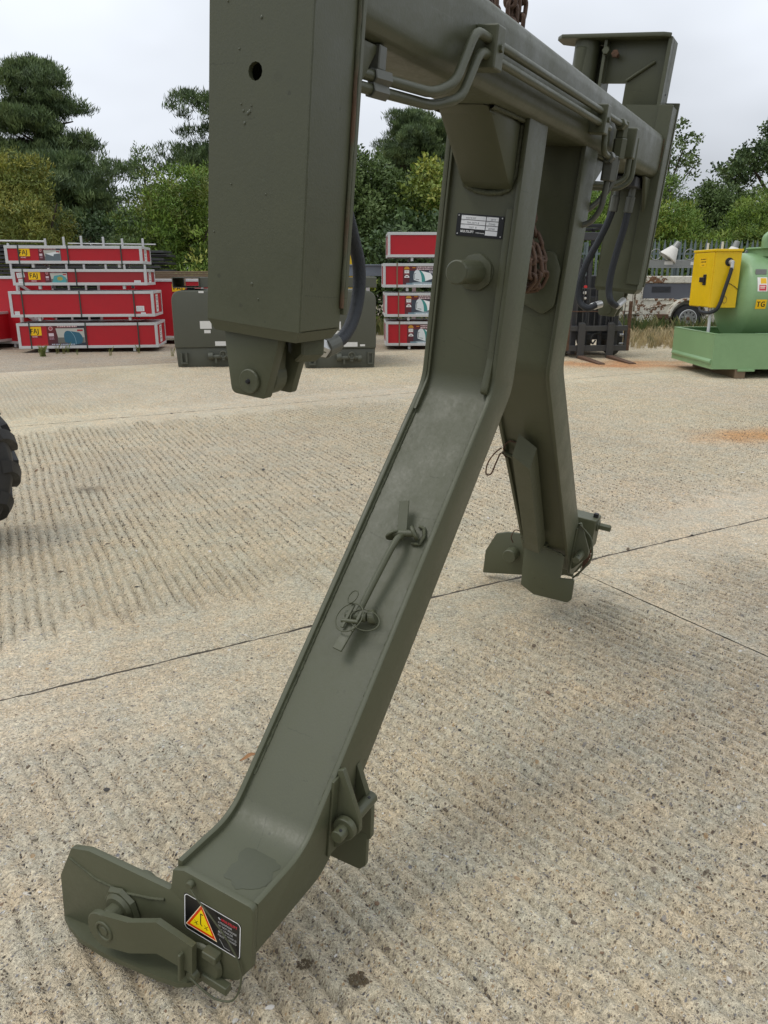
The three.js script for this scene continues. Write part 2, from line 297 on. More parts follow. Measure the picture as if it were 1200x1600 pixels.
{ // loose stones and dirt crumbs on the concrete
  const g = new THREE.IcosahedronGeometry(1, 1), rn = rng(21), p = g.attributes.position; for (let i = 0; i < p.count; i++) { const k = .8 + .4 * hash3(Math.round(p.getX(i) * 50), Math.round(p.getY(i) * 50), Math.round(p.getZ(i) * 50)); p.setXYZ(i, p.getX(i) * k, p.getY(i) * k * .6, p.getZ(i) * k); } g.computeVertexNormals();
  const N = 700, im = new THREE.InstancedMesh(g, std({ color: 0xffffff, roughness: .85 }), N), m4 = new THREE.Matrix4(), q = new THREE.Quaternion(), cols = [[.12, .09, .06], [.06, .055, .05], [.3, .26, .2], [.6, .56, .5], [.2, .13, .08]];
  for (let i = 0; i < N; i++) { const d = .9 + 9 * rn() * rn(), th = (rn() - .5) * 1.35, s = .0015 + .0038 * rn() * rn() * (1 + d * .3); q.setFromEuler(new THREE.Euler(rn() * .4, rn() * 6, rn() * .4)); m4.compose(V3(Math.sin(th) * d * 1.1, s * .3 - .004, -Math.cos(th) * d), q, V3(s, s, s * (1 + rn()))); im.setMatrixAt(i, m4); im.setColorAt(i, lin(...cols[Math.floor(rn() * 5)])); }
  im.name = numbered('loose_stones'); im.castShadow = im.receiveShadow = true; tag(im, 'small loose stones and grit scattered over the pale concrete yard', 'gravel', null, 'stuff'); scene.add(im);
}

// ---------------------------------------------------------------- the lifting frame (x along the beam, y up the posts, z towards the right-hand side)
const frame = thing('lifting_gantry', 'big olive green steel lifting gantry on two splayed legs in the foreground', 'lifting gantry');
frame.matrix.set(.4806, .0848, .8728, .426, .0093, .9949, -.1018, 1.244, -.8769, .0570, .4773, -2.188, 0, 0, 0, 1);
frame.matrix.decompose(frame.position, frame.quaternion, frame.scale); frame.scale.set(1, 1, 1);
const O = M.olive;
const beadMat = std({ map: mottle, vertexColors: true, roughness: .75, bumpMap: peel, bumpScale: .001 });
function weld(pts, r, seed, parent, rusty = 0, name = 'weld_bead') {
  const g = bead(pts, r, seed), p = g.attributes.position, c = [];
  for (let i = 0; i < p.count; i++) { const t = rusty * sstep(.5, .66, fbm(p.getX(i) * 14, p.getY(i) * 14, p.getZ(i) * 9 + seed, 4)), n = .7 + .6 * vnoise(p.getX(i) * 200, p.getY(i) * 200, p.getZ(i) * 200); c.push((.081 + (.11 - .081) * t) * n, (.087 + (.060 - .087) * t) * n, (.049 + (.030 - .049) * t) * n); }
  g.setAttribute('color', new THREE.Float32BufferAttribute(c, 3));
  return mesh(name, g, beadMat, parent);
}
{ // cross beam: hollow section with rounded corners
  const R = .034, g = plateZY([[-.15, .512, R], [.02, .512, R], [.02, .664, R], [-.15, .664, R]], -1.088, 1.088);
  const beam = mesh('cross_beam', g, O, frame);
  for (const s of [1, -1]) {
    weld([[s * 1.086, .535, .021], [s * 1.086, .60, .0225], [s * 1.086, .645, .021]], .005, 3 + s, beam, .9);
    weld([[s * 1.086, .509, -.12], [s * 1.086, .509, -.03], [s * 1.086, .514, -.002]], .005, 9 + s, beam, .6);
    // corner gussets between post and beam
    mesh('gusset', plateXY([[s * 1.088, .51], [s * .985, .51], [s * 1.0, .497], [s * 1.078, .40], [s * 1.088, .39]], -.012, 0, .002), O, beam);
  }
}
function post(s) {
  const X0 = s * 1.2, X1 = s * 1.092, xi = Math.min(X0, X1), xa = Math.max(X0, X1), top = .757;
  const zf = .025, zb = -.142, t = .008, y0 = .112;
  const p = mesh('post', [
    lim(xi, xa, y0, top, zf - t, zf, .003), lim(xi, xa, y0, top, zb, zb + t, .003),
  ], O, frame);
  const holes = s < 0 ? [circ(-.063, .439, .0115)] : [];
  mesh('post_face', plateZY([[zb + .001, y0], [zf - .001, y0], [zf - .001, top], [zb + .001, top]], s < 0 ? -1.2005 : 1.1925, s < 0 ? -1.1925 : 1.2005, 0, holes), O, p);
  mesh('post_face', plateZY([[zb + .001, y0], [zf - .001, y0], [zf - .001, top], [zb + .001, top]], Math.min(X1, X1 + s * .008), Math.max(X1, X1 + s * .008), 0, []), O, p);
  { // chamfered bottom cap
    const g = new THREE.CylinderGeometry(.5, .44, 1, 4, 1); g.rotateY(Math.PI / 4); g.scale((xa - xi) * 1.414, .016, (zf - zb) * 1.414); g.translate((xi + xa) / 2, y0 - .008, (zf + zb) / 2); mesh('base_cap', toCreasedNormals(g, .3), O, p);
  }
  // corner strip and its rough rusty weld
  mesh('edge_strip', lim(Math.min(X1, X1 - s * .010), Math.max(X1, X1 - s * .010), y0 + .02, top, -.02, zf + .005, .002), O, p);
  weld([[X1 + s * .004, y0 + .03, zf + .003], [X1 + s * .004, .3, zf + .003], [X1 + s * .004, top, zf + .001]], .003, 40 + s, p, 1);
  weld([[X0 + s * -.003, y0 + .02, zf - .002], [X0 - s * .003, .3, zf - .002], [X0 - s * .003, top, zf - .002]], .0018, 50 + s, p, 1);
  // outer flange lip of the far post
  if (s > 0) mesh('flange_lip', lim(1.2, 1.214, y0 + .01, .78, -.10, zf + .004, .002), O, p);
  // clevis: two cheeks, ram eye, pin
  const ck = (x, w) => plateZY([[-.124, .10], [-.024, .10], [-.024, .086], [-.046, .002, .006], [-.108, .002, .012], [-.124, .086]], x - w / 2, x + w / 2, .002);
  const c = mesh('clevis', [ck(s * 1.172, .02), ck(s * 1.104, .016)], O, p);
  mesh('ram_eye', [cyl([s * 1.122, .03, -.075], [s * 1.154, .03, -.075], .03, .03, 24, .003), lim(Math.min(s * 1.124, s * 1.152), Math.max(s * 1.124, s * 1.152), .03, .10, -.10, -.048, .004)], O, c);
  mesh('pin', [cyl([s * 1.182, .026, -.072], [s * 1.188, .026, -.072], .0185, .0185, 28, .0015), cyl([s * 1.09, .026, -.072], [s * 1.187, .026, -.072], .012)], O, c);
  mesh('grease_nipple', cyl([s * 1.188, .026, -.072], [s * 1.192, .026, -.072], .004, .0025, 12), M.black, c);
  return p;
}
const nearPost = post(-1), farPost = post(1);
{ // water drops on the dull face of the near post
  const rn = rng(61), gs = [];
  for (const [z, y, r] of [[-.081, .392, .0022], [-.074, .389, .0028], [-.071, .391, .003], [-.079, .377, .0026], [-.085, .40, .0016], [-.055, .50, .0026], [-.09, .465, .002], [-.068, .398, .0015], [-.06, .17, .003], [-.048, .15, .002], [-.1, .30, .0014], [-.11, .52, .0018], [-.13, .235, .0016], [-.04, .29, .0012]]) { const g = new THREE.SphereGeometry(1, 10, 8); g.scale(.001, r * .95, r * .75); g.translate(-1.2008, y, z); gs.push(g); }
  mesh('water_drop', gs, std({ color: lin(.09, .095, .06), roughness: .15 }), nearPost).userData.kind = 'stuff';
}
{ // upper locking head of the far post
  const h = mesh('locking_head', [
    plateZY([[-.07, .70], [-.02, .70], [-.02, .975], [-.25, .975], [-.25, .835], [-.168, .835], [-.168, .70]], 1.14, 1.152, .001),
    lim(1.105, 1.212, .74, .978, -.034, -.02, .002),
    lim(1.105, 1.205, .80, .972, -.262, -.25, .002),
    lim(1.198, 1.21, .79, .972, -.40, -.25, .002),
  ], O, frame);
  const top = plateXY([[-.024, 1.10, .006], [-.05, 1.216], [-.40, 1.222], [-.445, 1.19], [-.445, 1.12], [-.42, 1.085], [-.05, 1.085]].map(([a, b, r]) => [b, -a, r]), 0, .014, .002); top.rotateX(-Math.PI / 2); top.translate(0, .974, 0);
  mesh('cap_plate', top, O, h);
  mesh('stiffener', lim(1.133, 1.14, .835, .965, -.255, -.247, .001), O, h);
  const cr = cyl([1.134, .842, -.165], [1.134, .905, -.072], .006, .006, 8); mesh('fold_ridge', cr, O, h);
  mesh('lock_housing', [cyl([1.15, .79, -.335], [1.15, .974, -.335], .047, .047, 28), cyl([1.125, .86, -.345], [1.125, .95, -.345], .026, .03, 20, .004), cyl([1.10, .85, -.345], [1.125, .85, -.345], .018, .018, 20, .003), lim(1.09, 1.13, .80, .85, -.36, -.30, .004)], O, h);
  mesh('bolt', [cyl([1.105, .925, -.215], [1.14, .925, -.215], .008, .008, 14), cyl([1.098, .925, -.215], [1.107, .925, -.215], .014, .014, 6, .002)], M.rust, h);
  mesh('lock_nut', cyl([1.095, .935, -.25], [1.108, .935, -.25], .014, .014, 6, .002), O, h);
  mesh('drain_hole', cyl([1.16, .80, -.0195], [1.16, .80, -.0185], .004, .004, 12), M.black, h);
}
// one leg: flanges, web, fittings.  s = -1 leans to the near end, +1 to the far end
const legOuter = [[.302, .521], [.302, -.10, .10], [1.055, -.952, .12], [1.212, -.952]];
const legInner = [[1.212, -1.076], [.968, -1.076, .10], [.16, -.115, .09], [.172, .521]];
const mir = (pts, s) => pts.map(([x, y, r]) => [x * s, y, r]);
const outerAt = y => .302 + (-.10 - y) * .884;      // x of the outer side on the sloping length
const innerAt = y => .16 + (-.115 - y) * .841;
function leg(s) {
  const IN = .013;                                  // webs sit this far inside the flange edges
  const webO = [[.302 - IN, .512], [.302 - IN, -.105, .10], [1.055 - IN * .3, -.952 - IN, .12], [1.212, -.952 - IN]];
  const webI = [[1.212, -1.076 + IN], [.968 + IN * .4, -1.076 + IN, .10], [.16 + IN, -.11, .09], [.172 + IN, .512]];
  const L = mesh('leg', plateXY(mir([...webO, ...webI], s), -.188, -.012), O, frame);
  const fl = (z0, z1) => plateXY(mir([...legOuter, ...legInner], s), z0, z1, .0015);
  mesh('flange', fl(-.012, 0), O, L); mesh('flange', fl(-.2, -.188), O, L);
  // liner plate inside the front flange, fading out at the bend
  mesh('liner_plate', plateXY(mir([[.3005, .325], [.3005, -.02, .06], [.325, -.115, .03], [.27, -.10], [.26, .325]], s), -.0295, -.0122, .003), O, L);
  mesh('liner_plate', plateXY(mir([[.3005, .50], [.3005, -.09, .05], [.36, -.165], [.30, -.15], [.27, .50]], s), -.1878, -.181, .002), O, L);
  weld([[s * .302, .5235, -.006], [s * .24, .5245, -.004], [s * .174, .5235, -.006]], .0065, 70 + s, L);
  // fillet welds between web and flanges
  const wl = []; for (let i = 0; i <= 12; i++) { const y = -.17 - i * .06; wl.push([s * (outerAt(y) - .0155), y, -.0135]); }
  weld([[s * .2885, .325, -.031], [s * .2885, .1, -.031], [s * .2885, -.04, -.031]], .003, 73 + s, L); weld(wl, .0036, 75 + s, L);
  weld(wl.map(([x, y]) => [x, y, -.1865]), .0042, 77 + s, L);
  // haunch under the beam
  const hz0 = -.148, hz1 = -.022, hp = mir([[.288, .513], [.50, .513, .004], [.47, .497, .01], [.318, .375, .022], [.288, .362]], s);
  mesh('haunch', plateXY(hp, hz0, hz1, .014), O, L);
  weld([[s * .291, .50, hz1 + .002], [s * .291, .40, hz1 + .001], [s * .292, .366, hz1 - .012], [s * .292, .358, hz1 - .03], [s * .292, .356, -.085], [s * .292, .360, hz0 + .03], [s * .292, .372, hz0 + .004], [s * .291, .44, hz0 - .002]], .0065, 80 + s, L);
  weld([[s * .30, .5095, hz1 + .006], [s * .40, .5095, hz1 + .006], [s * .49, .5095, hz1 + .004]], .0055, 83 + s, L);
  // foot plate with lock, ledge, arm
  const f0 = Math.min(s * 1.212, s * 1.228), f1 = Math.max(s * 1.212, s * 1.228);
  const fs = s > 0 ? .06 : 0;
  const fp = mesh('foot_plate', plateZY([[.001, -.949, .014], [.001, -1.10, .01], [-.03, -1.155, .02], [-.12, -1.205, .01], [-.535 + fs, -1.306 + fs * .3, .006], [-.537 + fs, -1.17, .004], [-.495 + fs, -1.07, .008], [-.44 + fs, -1.048, .01], [-.205, -1.022, .012], [-.199, -.966, .006], [-.17, -.952, .004]], f0, f1, .003), O, L);
  const ox = s * 1.228, sw = st => { const pos = [], idx = [], n = st.length; st.forEach(q => q.forEach(v => pos.push(...v))); for (let i = 0; i < n - 1; i++) for (let k = 0; k < 4; k++) { const p = i * 4 + k, q = i * 4 + (k + 1) % 4; idx.push(p, q, p + 4, q, q + 4, p + 4); } idx.push(0, 2, 1, 0, 3, 2); const e = n * 4 - 4; idx.push(e, e + 1, e + 2, e, e + 2, e + 3); const g = new THREE.BufferGeometry(); g.setAttribute('position', new THREE.Float32BufferAttribute(pos, 3)); g.setIndex(idx); return toCreasedNormals(g, .5); };
  const yl = z => -1.300 + (z + .53) * .235;
  mesh('ledge', sw([[-.528 + fs, .004], [-.50 + fs, .016], [-.44, .036], [-.36, .045], [-.20, .045], [-.15, .042], [-.125, .03], [-.115, .012]].map(([z, d]) => [[ox - s * .002, yl(z), z], [ox + s * d, yl(z), z], [ox + s * d, yl(z) + .013, z], [ox - s * .002, yl(z) + .013, z]])), O, fp);
  weld([[ox, -1.10, -.50 + fs], [ox, -1.115, -.42 + fs], [ox, -1.105, -.34], [ox, -1.075, -.26], [ox, -1.055, -.22]], .0035, 96 + s, fp, 0, 'crease');
  const tz = -.338, ty = -1.142;
  mesh('twist_lock', [cyl([ox, ty, tz], [ox + s * .012, ty, tz], .050, .047, 8, .003), cyl([ox + s * .01, ty, tz], [ox + s * .020, ty, tz], .039, .035, 28, .003), cyl([s * 1.155, ty, tz], [ox + s * .043, ty, tz], .0195, .0215, 24, .003), cyl([s * 1.15, ty, tz], [s * 1.212, ty, tz], .032, .032, 24, .003)], O, fp);
  { // locking arm, a cranked flat bar, and its catch
    mesh('locking_arm', [sw([[-.345, .042, -1.166, .043], [-.268, .042, -1.138, .042], [-.205, .028, -1.112, .042], [-.115, .024, -1.119, .036]].map(([z, d, y, h]) => [[ox + s * d, y - h, z], [ox + s * (d + .013), y - h, z], [ox + s * (d + .013), y + h, z], [ox + s * d, y + h, z]])), cyl([ox + s * .0418, -1.166, -.345], [ox + s * .0552, -1.166, -.345], .043, .043, 36, .002)], O, fp);
    mesh('arm_boss', [(() => { const g = new THREE.TorusGeometry(.021, .0035, 8, 32); g.rotateY(Math.PI / 2); g.translate(ox + s * .0555, -1.162, -.338); return g; })(), cyl([ox + s * .04, -1.162, -.338], [ox + s * .0575, -1.162, -.338], .011, .011, 20, .0015)], O, fp);
    mesh('catch', [cyl([ox, -1.150, -.110], [ox + s * .012, -1.150, -.110], .044, .042, 32, .004), cyl([ox + s * .02, -1.168, -.122], [ox + s * .036, -1.168, -.122], .015, .013, 20, .003), lim(Math.min(ox, ox + s * .022), Math.max(ox, ox + s * .022), -1.120, -1.102, -.106, -.07, .003), lim(Math.min(ox, ox + s * .018), Math.max(ox, ox + s * .018), -1.190, -1.170, -.11, -.045, .003)], O, fp);
    mesh('catch_lug', lim(Math.min(ox + s * .015, ox + s * .050), Math.max(ox + s * .015, ox + s * .050), -1.178, -1.108, -.142, -.135, .003), M.olive, fp);
    mesh('cable', hose([[ox + s * .012, -.972, -.142], [ox + s * .012, -.985, -.128], [ox + s * .008, -1.02, -.09], [ox + s * .006, -1.06, -.05], [ox + s * .006, -1.10, -.024], [ox + s * .010, -1.145, -.016], [ox + s * .02, -1.185, -.028], [ox + s * .03, -1.192, -.06], [ox + s * .036, -1.178, -.095], [ox + s * .036, -1.168, -.122]], .0021, 6, 80), O, fp);
    mesh('screw', [cyl([ox, -.969, -.147], [ox + s * .012, -.969, -.147], .0082, .008, 18, .0015)], O, fp);
  }
  // inner plate and pinned bracket on the front flange
  const ix0 = Math.min(s * .848, s * .862), ix1 = Math.max(s * .848, s * .862);
  const ip = mesh('stop_plate', plateZY([[-.188, -.915, .004], [-.176, -1.122, .01], [-.115, -1.15, .02], [.032, -1.143, .012], [.046, -1.125, .008], [.043, -1.035, .008], [-.016, -1.046], [-.012, -.945, .004], [-.06, -.935]], ix0, ix1, .002), O, L);
  weld([[s * .846, -.912, -.18], [s * .846, -.925, -.10], [s * .846, -.94, -.02]], .005, 90 + s, ip);
  if (s < 0) mesh('stop_fin', plateZY([[.001, -.86], [.018, -.90], [.047, -.965, .01], [.052, -1.045, .008], [.028, -1.06, .02], [.001, -1.02]], ix0 + .001, ix1 + .004, .002), O, L);
  const bxx = s * .938, br = mesh('pin_bracket', [plateZY([[0, -.822], [.012, -.815, .004], [.062, -.925, .012], [.064, -.955, .012], [.014, -1.02, .006], [0, -1.03]], bxx - .007, bxx + .007, .002), lim(bxx - .03, bxx + .012, -1.035, -.835, 0, .006, .002), cyl([bxx - s * -.012, -.945, .036], [bxx + s * .028, -.945, .036], .026, .026, 28, .002)], O, L);
  mesh('pin', [cyl([bxx + s * .055, -.945, .036], [s * .84, -.945, .036], .0145, .0145, 22, .002)], O, br);
  for (const dx of [.046, -.075]) mesh('cotter_hole', cyl([bxx + s * dx, -.9313, .0395], [bxx + s * dx, -.9300, .040], .0035, .0035, 10), M.black, br);
  return { L, fp };
}
const nearLeg = leg(-1), farLeg = leg(1);
{ // crossbar that the chain hangs on, through both legs
  const hb = mesh('hook_bar', [cyl([-.412, .178, -.089], [.20, .178, -.089], .0275, .0275, 36, .003)], O, frame);
  mesh('collar', plateZY([[-.128, .152, .02], [-.118, .214, .02], [-.08, .222, .02], [-.05, .20, .02], [-.048, .155, .02], [-.075, .135, .02], [-.11, .136, .02]], -.298, -.2885, .002), O, hb);
  weld(Array.from({ length: 19 }, (_, i) => [-.2895, .178 + Math.sin(i / 18 * 6.283) * .040, -.088 + Math.cos(i / 18 * 6.283) * .040]), .0035, 31, hb);
  mesh('boss_plate', plateZY([[-.16, .10, .02], [-.05, .058, .02], [-.018, .085, .03], [-.016, .19, .03], [-.04, .235, .02], [-.15, .235, .02]], .162, .1745, .003), O, hb);
  mesh('bar_end', [cyl([.10, .178, -.089], [.166, .178, -.089], .036, .036, 36, .006)], O, hb);
}
{ // maker's plate and warning sticker
  const plate = canvasTex(1024, 432, (c, w, h) => {
    c.fillStyle = '#0c0c0e'; c.fillRect(0, 0, w, h); c.fillStyle = '#e9eaec';
    const cell = (x, y, ww, hh) => c.fillRect(x, y, ww, hh);
    for (let r = 0; r < 3; r++) { cell(92, 22 + r * 92, 540, 80); cell(648, 22 + r * 92, 262, 80); } cell(648, 298, 262, 92);
    c.fillStyle = '#777a7d'; c.font = '20px sans-serif'; ['Type', 'Serial no', 'Weight kg'].forEach((t, i) => c.fillText(t, 100, 42 + i * 92)); ['Year', 'Max kg', 'Date'].forEach((t, i) => c.fillText(t, 656, 42 + i * 92));
    c.fillStyle = '#8d9094'; c.font = 'bold 54px sans-serif'; c.fillText('HDFR20T', 190, 92); c.fillText('704-2071 B', 220, 184); c.fillText('1207  R', 270, 276); c.fillText('2017', 735, 92); c.fillText('22040', 700, 184); c.fillText('20760', 700, 276);
    c.fillStyle = '#f4f4f4'; c.font = 'bold 66px sans-serif'; c.fillText('MULTILIFT', 94, 366, 300); c.font = 'bold 30px sans-serif'; c.fillText('A Hiab Company', 440, 366, 190);
  });
  const np = mesh('name_plate', plateZY([[-.155, .257, .003], [-.034, .257, .003], [-.034, .3075, .003], [-.155, .3075, .003]], -.2905, -.2885), M.black, nearLeg.L);
  const q = new THREE.PlaneGeometry(.119, .0485); q.rotateY(-Math.PI / 2); q.translate(-.2910, .2822, -.0945); mesh('plate_print', q, std({ map: plate, roughness: .4 }), np, true);
  for (const [z, y] of [[-.150, .303], [-.039, .303], [-.150, .262], [-.039, .262]]) mesh('rivet', cyl([-.2905, y, z], [-.2925, y, z], .002, .0014, 10), M.zinc, np);
  const st = canvasTex(1024, 656, (c, w, h) => {
    c.fillStyle = '#121214'; c.fillRect(0, 0, w, h); c.strokeStyle = '#eeeeee'; c.lineWidth = 14; c.beginPath(); c.roundRect(14, 14, w - 28, h - 28, 62); c.stroke();
    const tri = (k, f) => { const cx = 320, cy = 380; c.fillStyle = f; c.beginPath(); c.moveTo(cx, cy - 330 * k); c.lineTo(cx + 292 * k, cy + 190 * k); c.lineTo(cx - 292 * k, cy + 190 * k); c.closePath(); c.fill(); };
    tri(1, '#ffe9c0'); tri(.93, '#e0400c'); tri(.72, '#ffe014');
    c.strokeStyle = '#151515'; c.lineWidth = 18; c.beginPath(); c.moveTo(352, 232); c.lineTo(308, 232); c.lineTo(308, 420); c.lineTo(338, 440); c.stroke(); c.lineWidth = 8;
    for (const [x, y] of [[228, 430], [410, 430]]) { c.beginPath(); c.moveTo(x - 34, y - 30); c.lineTo(x, y); c.lineTo(x + 32, y - 36); c.moveTo(x, y - 8); c.lineTo(x + 4, y + 46); c.moveTo(x, y + 6); c.lineTo(x - 34, y + 26); c.moveTo(x + 2, y + 14); c.lineTo(x + 38, y + 24); c.stroke(); }
    c.fillStyle = '#e8e8e8'; c.font = 'bold 50px sans-serif'; c.fillText('%', 622, 132); c.fillStyle = '#e2283c'; c.font = 'bold 62px sans-serif'; c.fillText('MULTILIFT', 676, 134, 280);
    c.fillStyle = '#dcdcdc'; c.font = '46px sans-serif'; ['ATTENTION', 'DO NOT RELEASE', 'THE TRAILER', 'BEFORE HOOK IS', 'FULLY FORWARD'].forEach((t, i) => c.fillText(t, 622, 196 + i * 58, 330));
    c.strokeStyle = '#d5d5d5'; c.lineWidth = 6; c.beginPath(); c.moveTo(650, 480); c.lineTo(740, 590); c.lineTo(840, 590); c.stroke(); c.strokeStyle = '#555'; c.lineWidth = 4; for (let i = 0; i < 4; i++) { c.beginPath(); c.moveTo(740, 506 + i * 20); c.lineTo(850, 506 + i * 20); c.stroke(); }
  });
  const g = new THREE.ShapeGeometry(poly([[-.0715, -.0465, .008], [.0715, -.0465, .008], [.0715, .0465, .008], [-.0715, .0465, .008]]), 8), p = g.attributes.position, uv = []; for (let i = 0; i < p.count; i++) uv.push(p.getX(i) / .143 + .5, p.getY(i) / .093 + .5);
  g.setAttribute('uv', new THREE.Float32BufferAttribute(uv, 2)); g.rotateY(-Math.PI / 2); g.translate(-1.2286, -1.0505, -.097); mesh('warning_sticker', g, std({ map: st, roughness: .35, side: THREE.DoubleSide }), nearLeg.fp, true);
}
{ // prop lever stowed on the outside of the near leg
  const d = V3(-.662, -.749, 0), n = V3(-.749, .662, 0), at = (y, z, h) => V3(-(outerAt(y) - .013), y, z).addScaledVector(n, h).toArray();
  const lv = mesh('stowed_lever', [hose([at(-.43, -.072, .022), at(-.436, -.073, .034), at(-.45, -.075, .038), at(-.52, -.085, .035), at(-.59, -.094, .030)], .0078, 12, 40)], O, nearLeg.L);
  const flat = (y0, z0, y1, z1, w, h0, h1, t) => { const a = V3(...at(y0, z0, h0)), b = V3(...at(y1, z1, h1)), L = a.distanceTo(b), g = new RoundedBoxGeometry(w, L, t, 2, t * .3); const Y = b.clone().sub(a).normalize(), Z = n.clone().addScaledVector(Y, -n.dot(Y)).normalize(), X = Y.clone().cross(Z); g.applyMatrix4(new THREE.Matrix4().makeBasis(X, Y, Z)); g.translate((a.x + b.x) / 2, (a.y + b.y) / 2, (a.z + b.z) / 2); return g; };
  mesh('strap_end', flat(-.425, -.075, -.365, -.098, .024, .018, .03, .005), O, lv);
  mesh('strap_end', flat(-.595, -.097, -.655, -.104, .024, .026, .034, .006), O, lv);
  mesh('pivot_eye', [cyl(at(-.428, -.098, .018), at(-.432, -.093, .018), .019, .019, 24, .002), cyl(at(-.418, -.05, .018), at(-.414, -.044, .018), .019, .019, 24, .002), cyl(at(-.428, -.10, .02), at(-.417, -.043, .02), .0085, .0085, 16)], O, lv);
  weld([at(-.432, -.05, .002), at(-.43, -.03, .003), at(-.415, -.026, .004), at(-.40, -.034, .003), at(-.398, -.048, .002)], .0045, 15, lv);
  mesh('clip', [cyl(at(-0.593, -0.122, .026), at(-0.586, -0.072, .026), .011, .011, 16, .002), cyl(at(-0.606, -0.120, .04), at(-0.600, -0.080, .04), .005), cyl(at(-0.583, -0.072, .015), at(-0.578, -0.057, .015), .017, .017, 20, .002), flat(-0.573, -0.107, -0.618, -0.112, .008, .04, .04, .006), flat(-0.578, -0.084, -0.618, -0.087, .008, .036, .036, .006)], O, lv);
  const ring = (y, z, r, h, tx, ty) => { const g = new THREE.TorusGeometry(r, .0018, 8, 48); const q = new THREE.Quaternion().setFromUnitVectors(V3(0, 0, 1), n); g.scale(1, tx, 1); g.rotateZ(ty); g.applyQuaternion(q); g.translate(...at(y, z, h)); return g; };
  mesh('wire_ring', [ring(-0.598, -0.102, .036, .046, .8, .4), ring(-0.593, -0.067, .036, .04, .66, -.7), ring(-0.563, -0.112, .016, .05, .6, .6)], O, lv);
}
{ // square strut stowed inside the far leg, its cable and pin
  const c = V3(.655, -.75, 0).normalize(), m = V3(-c.y, c.x, 0).negate();       // along the leg, off its inner web (towards the near leg)
  const A = V3(innerAt(-.385), -.385, -.098).addScaledVector(V3(-.75, -.655, 0), .042), Bq = V3(innerAt(-.865), -.865, -.118).addScaledVector(V3(-.75, -.655, 0), .042), Lq = A.distanceTo(Bq);
  const g = new THREE.BoxGeometry(.062, Lq, .062, 1, 1, 1), p = g.attributes.position;
  for (let i = 0; i < p.count; i++) if (p.getY(i) > 0) p.setY(i, p.getY(i) + p.getX(i) * .75 - p.getZ(i) * .8);
  g.computeVertexNormals();
  const Y = A.clone().sub(Bq).normalize(), Z = V3(0, 0, 1).addScaledVector(Y, -Y.z).normalize(), X = Y.clone().cross(Z); g.applyMatrix4(new THREE.Matrix4().makeBasis(X, Y, Z).multiply(new THREE.Matrix4().makeRotationY(-.1))); g.translate(...A.clone().add(Bq).multiplyScalar(.5).toArray());
  const strut = mesh('stowed_strut', g, O, farLeg.L);
  mesh('strut_foot', [lim(.80, .862, -.916, -.902, -.185, -.085, .003)], O, strut);
  const e = V3(.50, -.53, -.215);
  mesh('cable', [hose([[.42, -.41, -.13], [.41, -.40, -.17], [.42, -.43, -.195], [.44, -.47, -.185], [.42, -.45, -.2], [.41, -.49, -.212], [.40, -.53, -.222], [.385, -.53, -.232], [.38, -.49, -.232], [.39, -.45, -.215], [.41, -.43, -.20]], .0028, 6, 60), hose([[.80, -.87, -.19], [.78, -.86, -.215], [.77, -.89, -.225], [.79, -.92, -.22]], .0022, 6, 30)], M.rust, strut);
  mesh('linch_pin', cyl([.43, -.45, -.20], [.47, -.48, -.12], .007), O, strut); mesh('linch_pin', cyl([.79, -.885, -.19], [.80, -.905, -.11], .006), O, strut);
  // winch box on the far foot with its hexagonal drive
  const wb = mesh('winch_box', [lim(.99, 1.085, -.945, -.812, -.07, .058, .004)], O, farLeg.L);
  mesh('drive_shaft', [cyl([1.035, -.845, .055], [1.035, -.845, .115], .015, .015, 6, .002), cyl([1.035, -.845, .05], [1.035, -.845, .066], .024, .024, 20, .002)], O, wb);
  for (const [x, y, z] of [[.985, -.87, .02], [.985, -.94, .01]]) mesh('bolt_head', cyl([x - .006, y, z], [x + .01, y, z], .011, .011, 16, .002), O, wb);
  mesh('locating_peg', lim(1.03, 1.05, -.814, -.795, .035, .055, .002), M.black, wb);
  const rn = rng(6), jag = [[.03, -.93]]; for (let i = 0; i < 9; i++) jag.push([.050 + (i % 2 ? .007 : 0) + rn() * .004, -.925 - i * .013]); jag.push([.03, -1.05]);
  mesh('rusty_edge', plateZY(jag, 1.02, 1.04, 0), M.rust, wb);
  mesh('cable', hose([[.905, -.815, .012], [.93, -.84, .03], [.935, -.87, .06], [.93, -.91, .075], [.925, -.95, .08], [.92, -1.0, .06], [.92, -1.06, .02]], .004, 8, 40), O, wb);
}
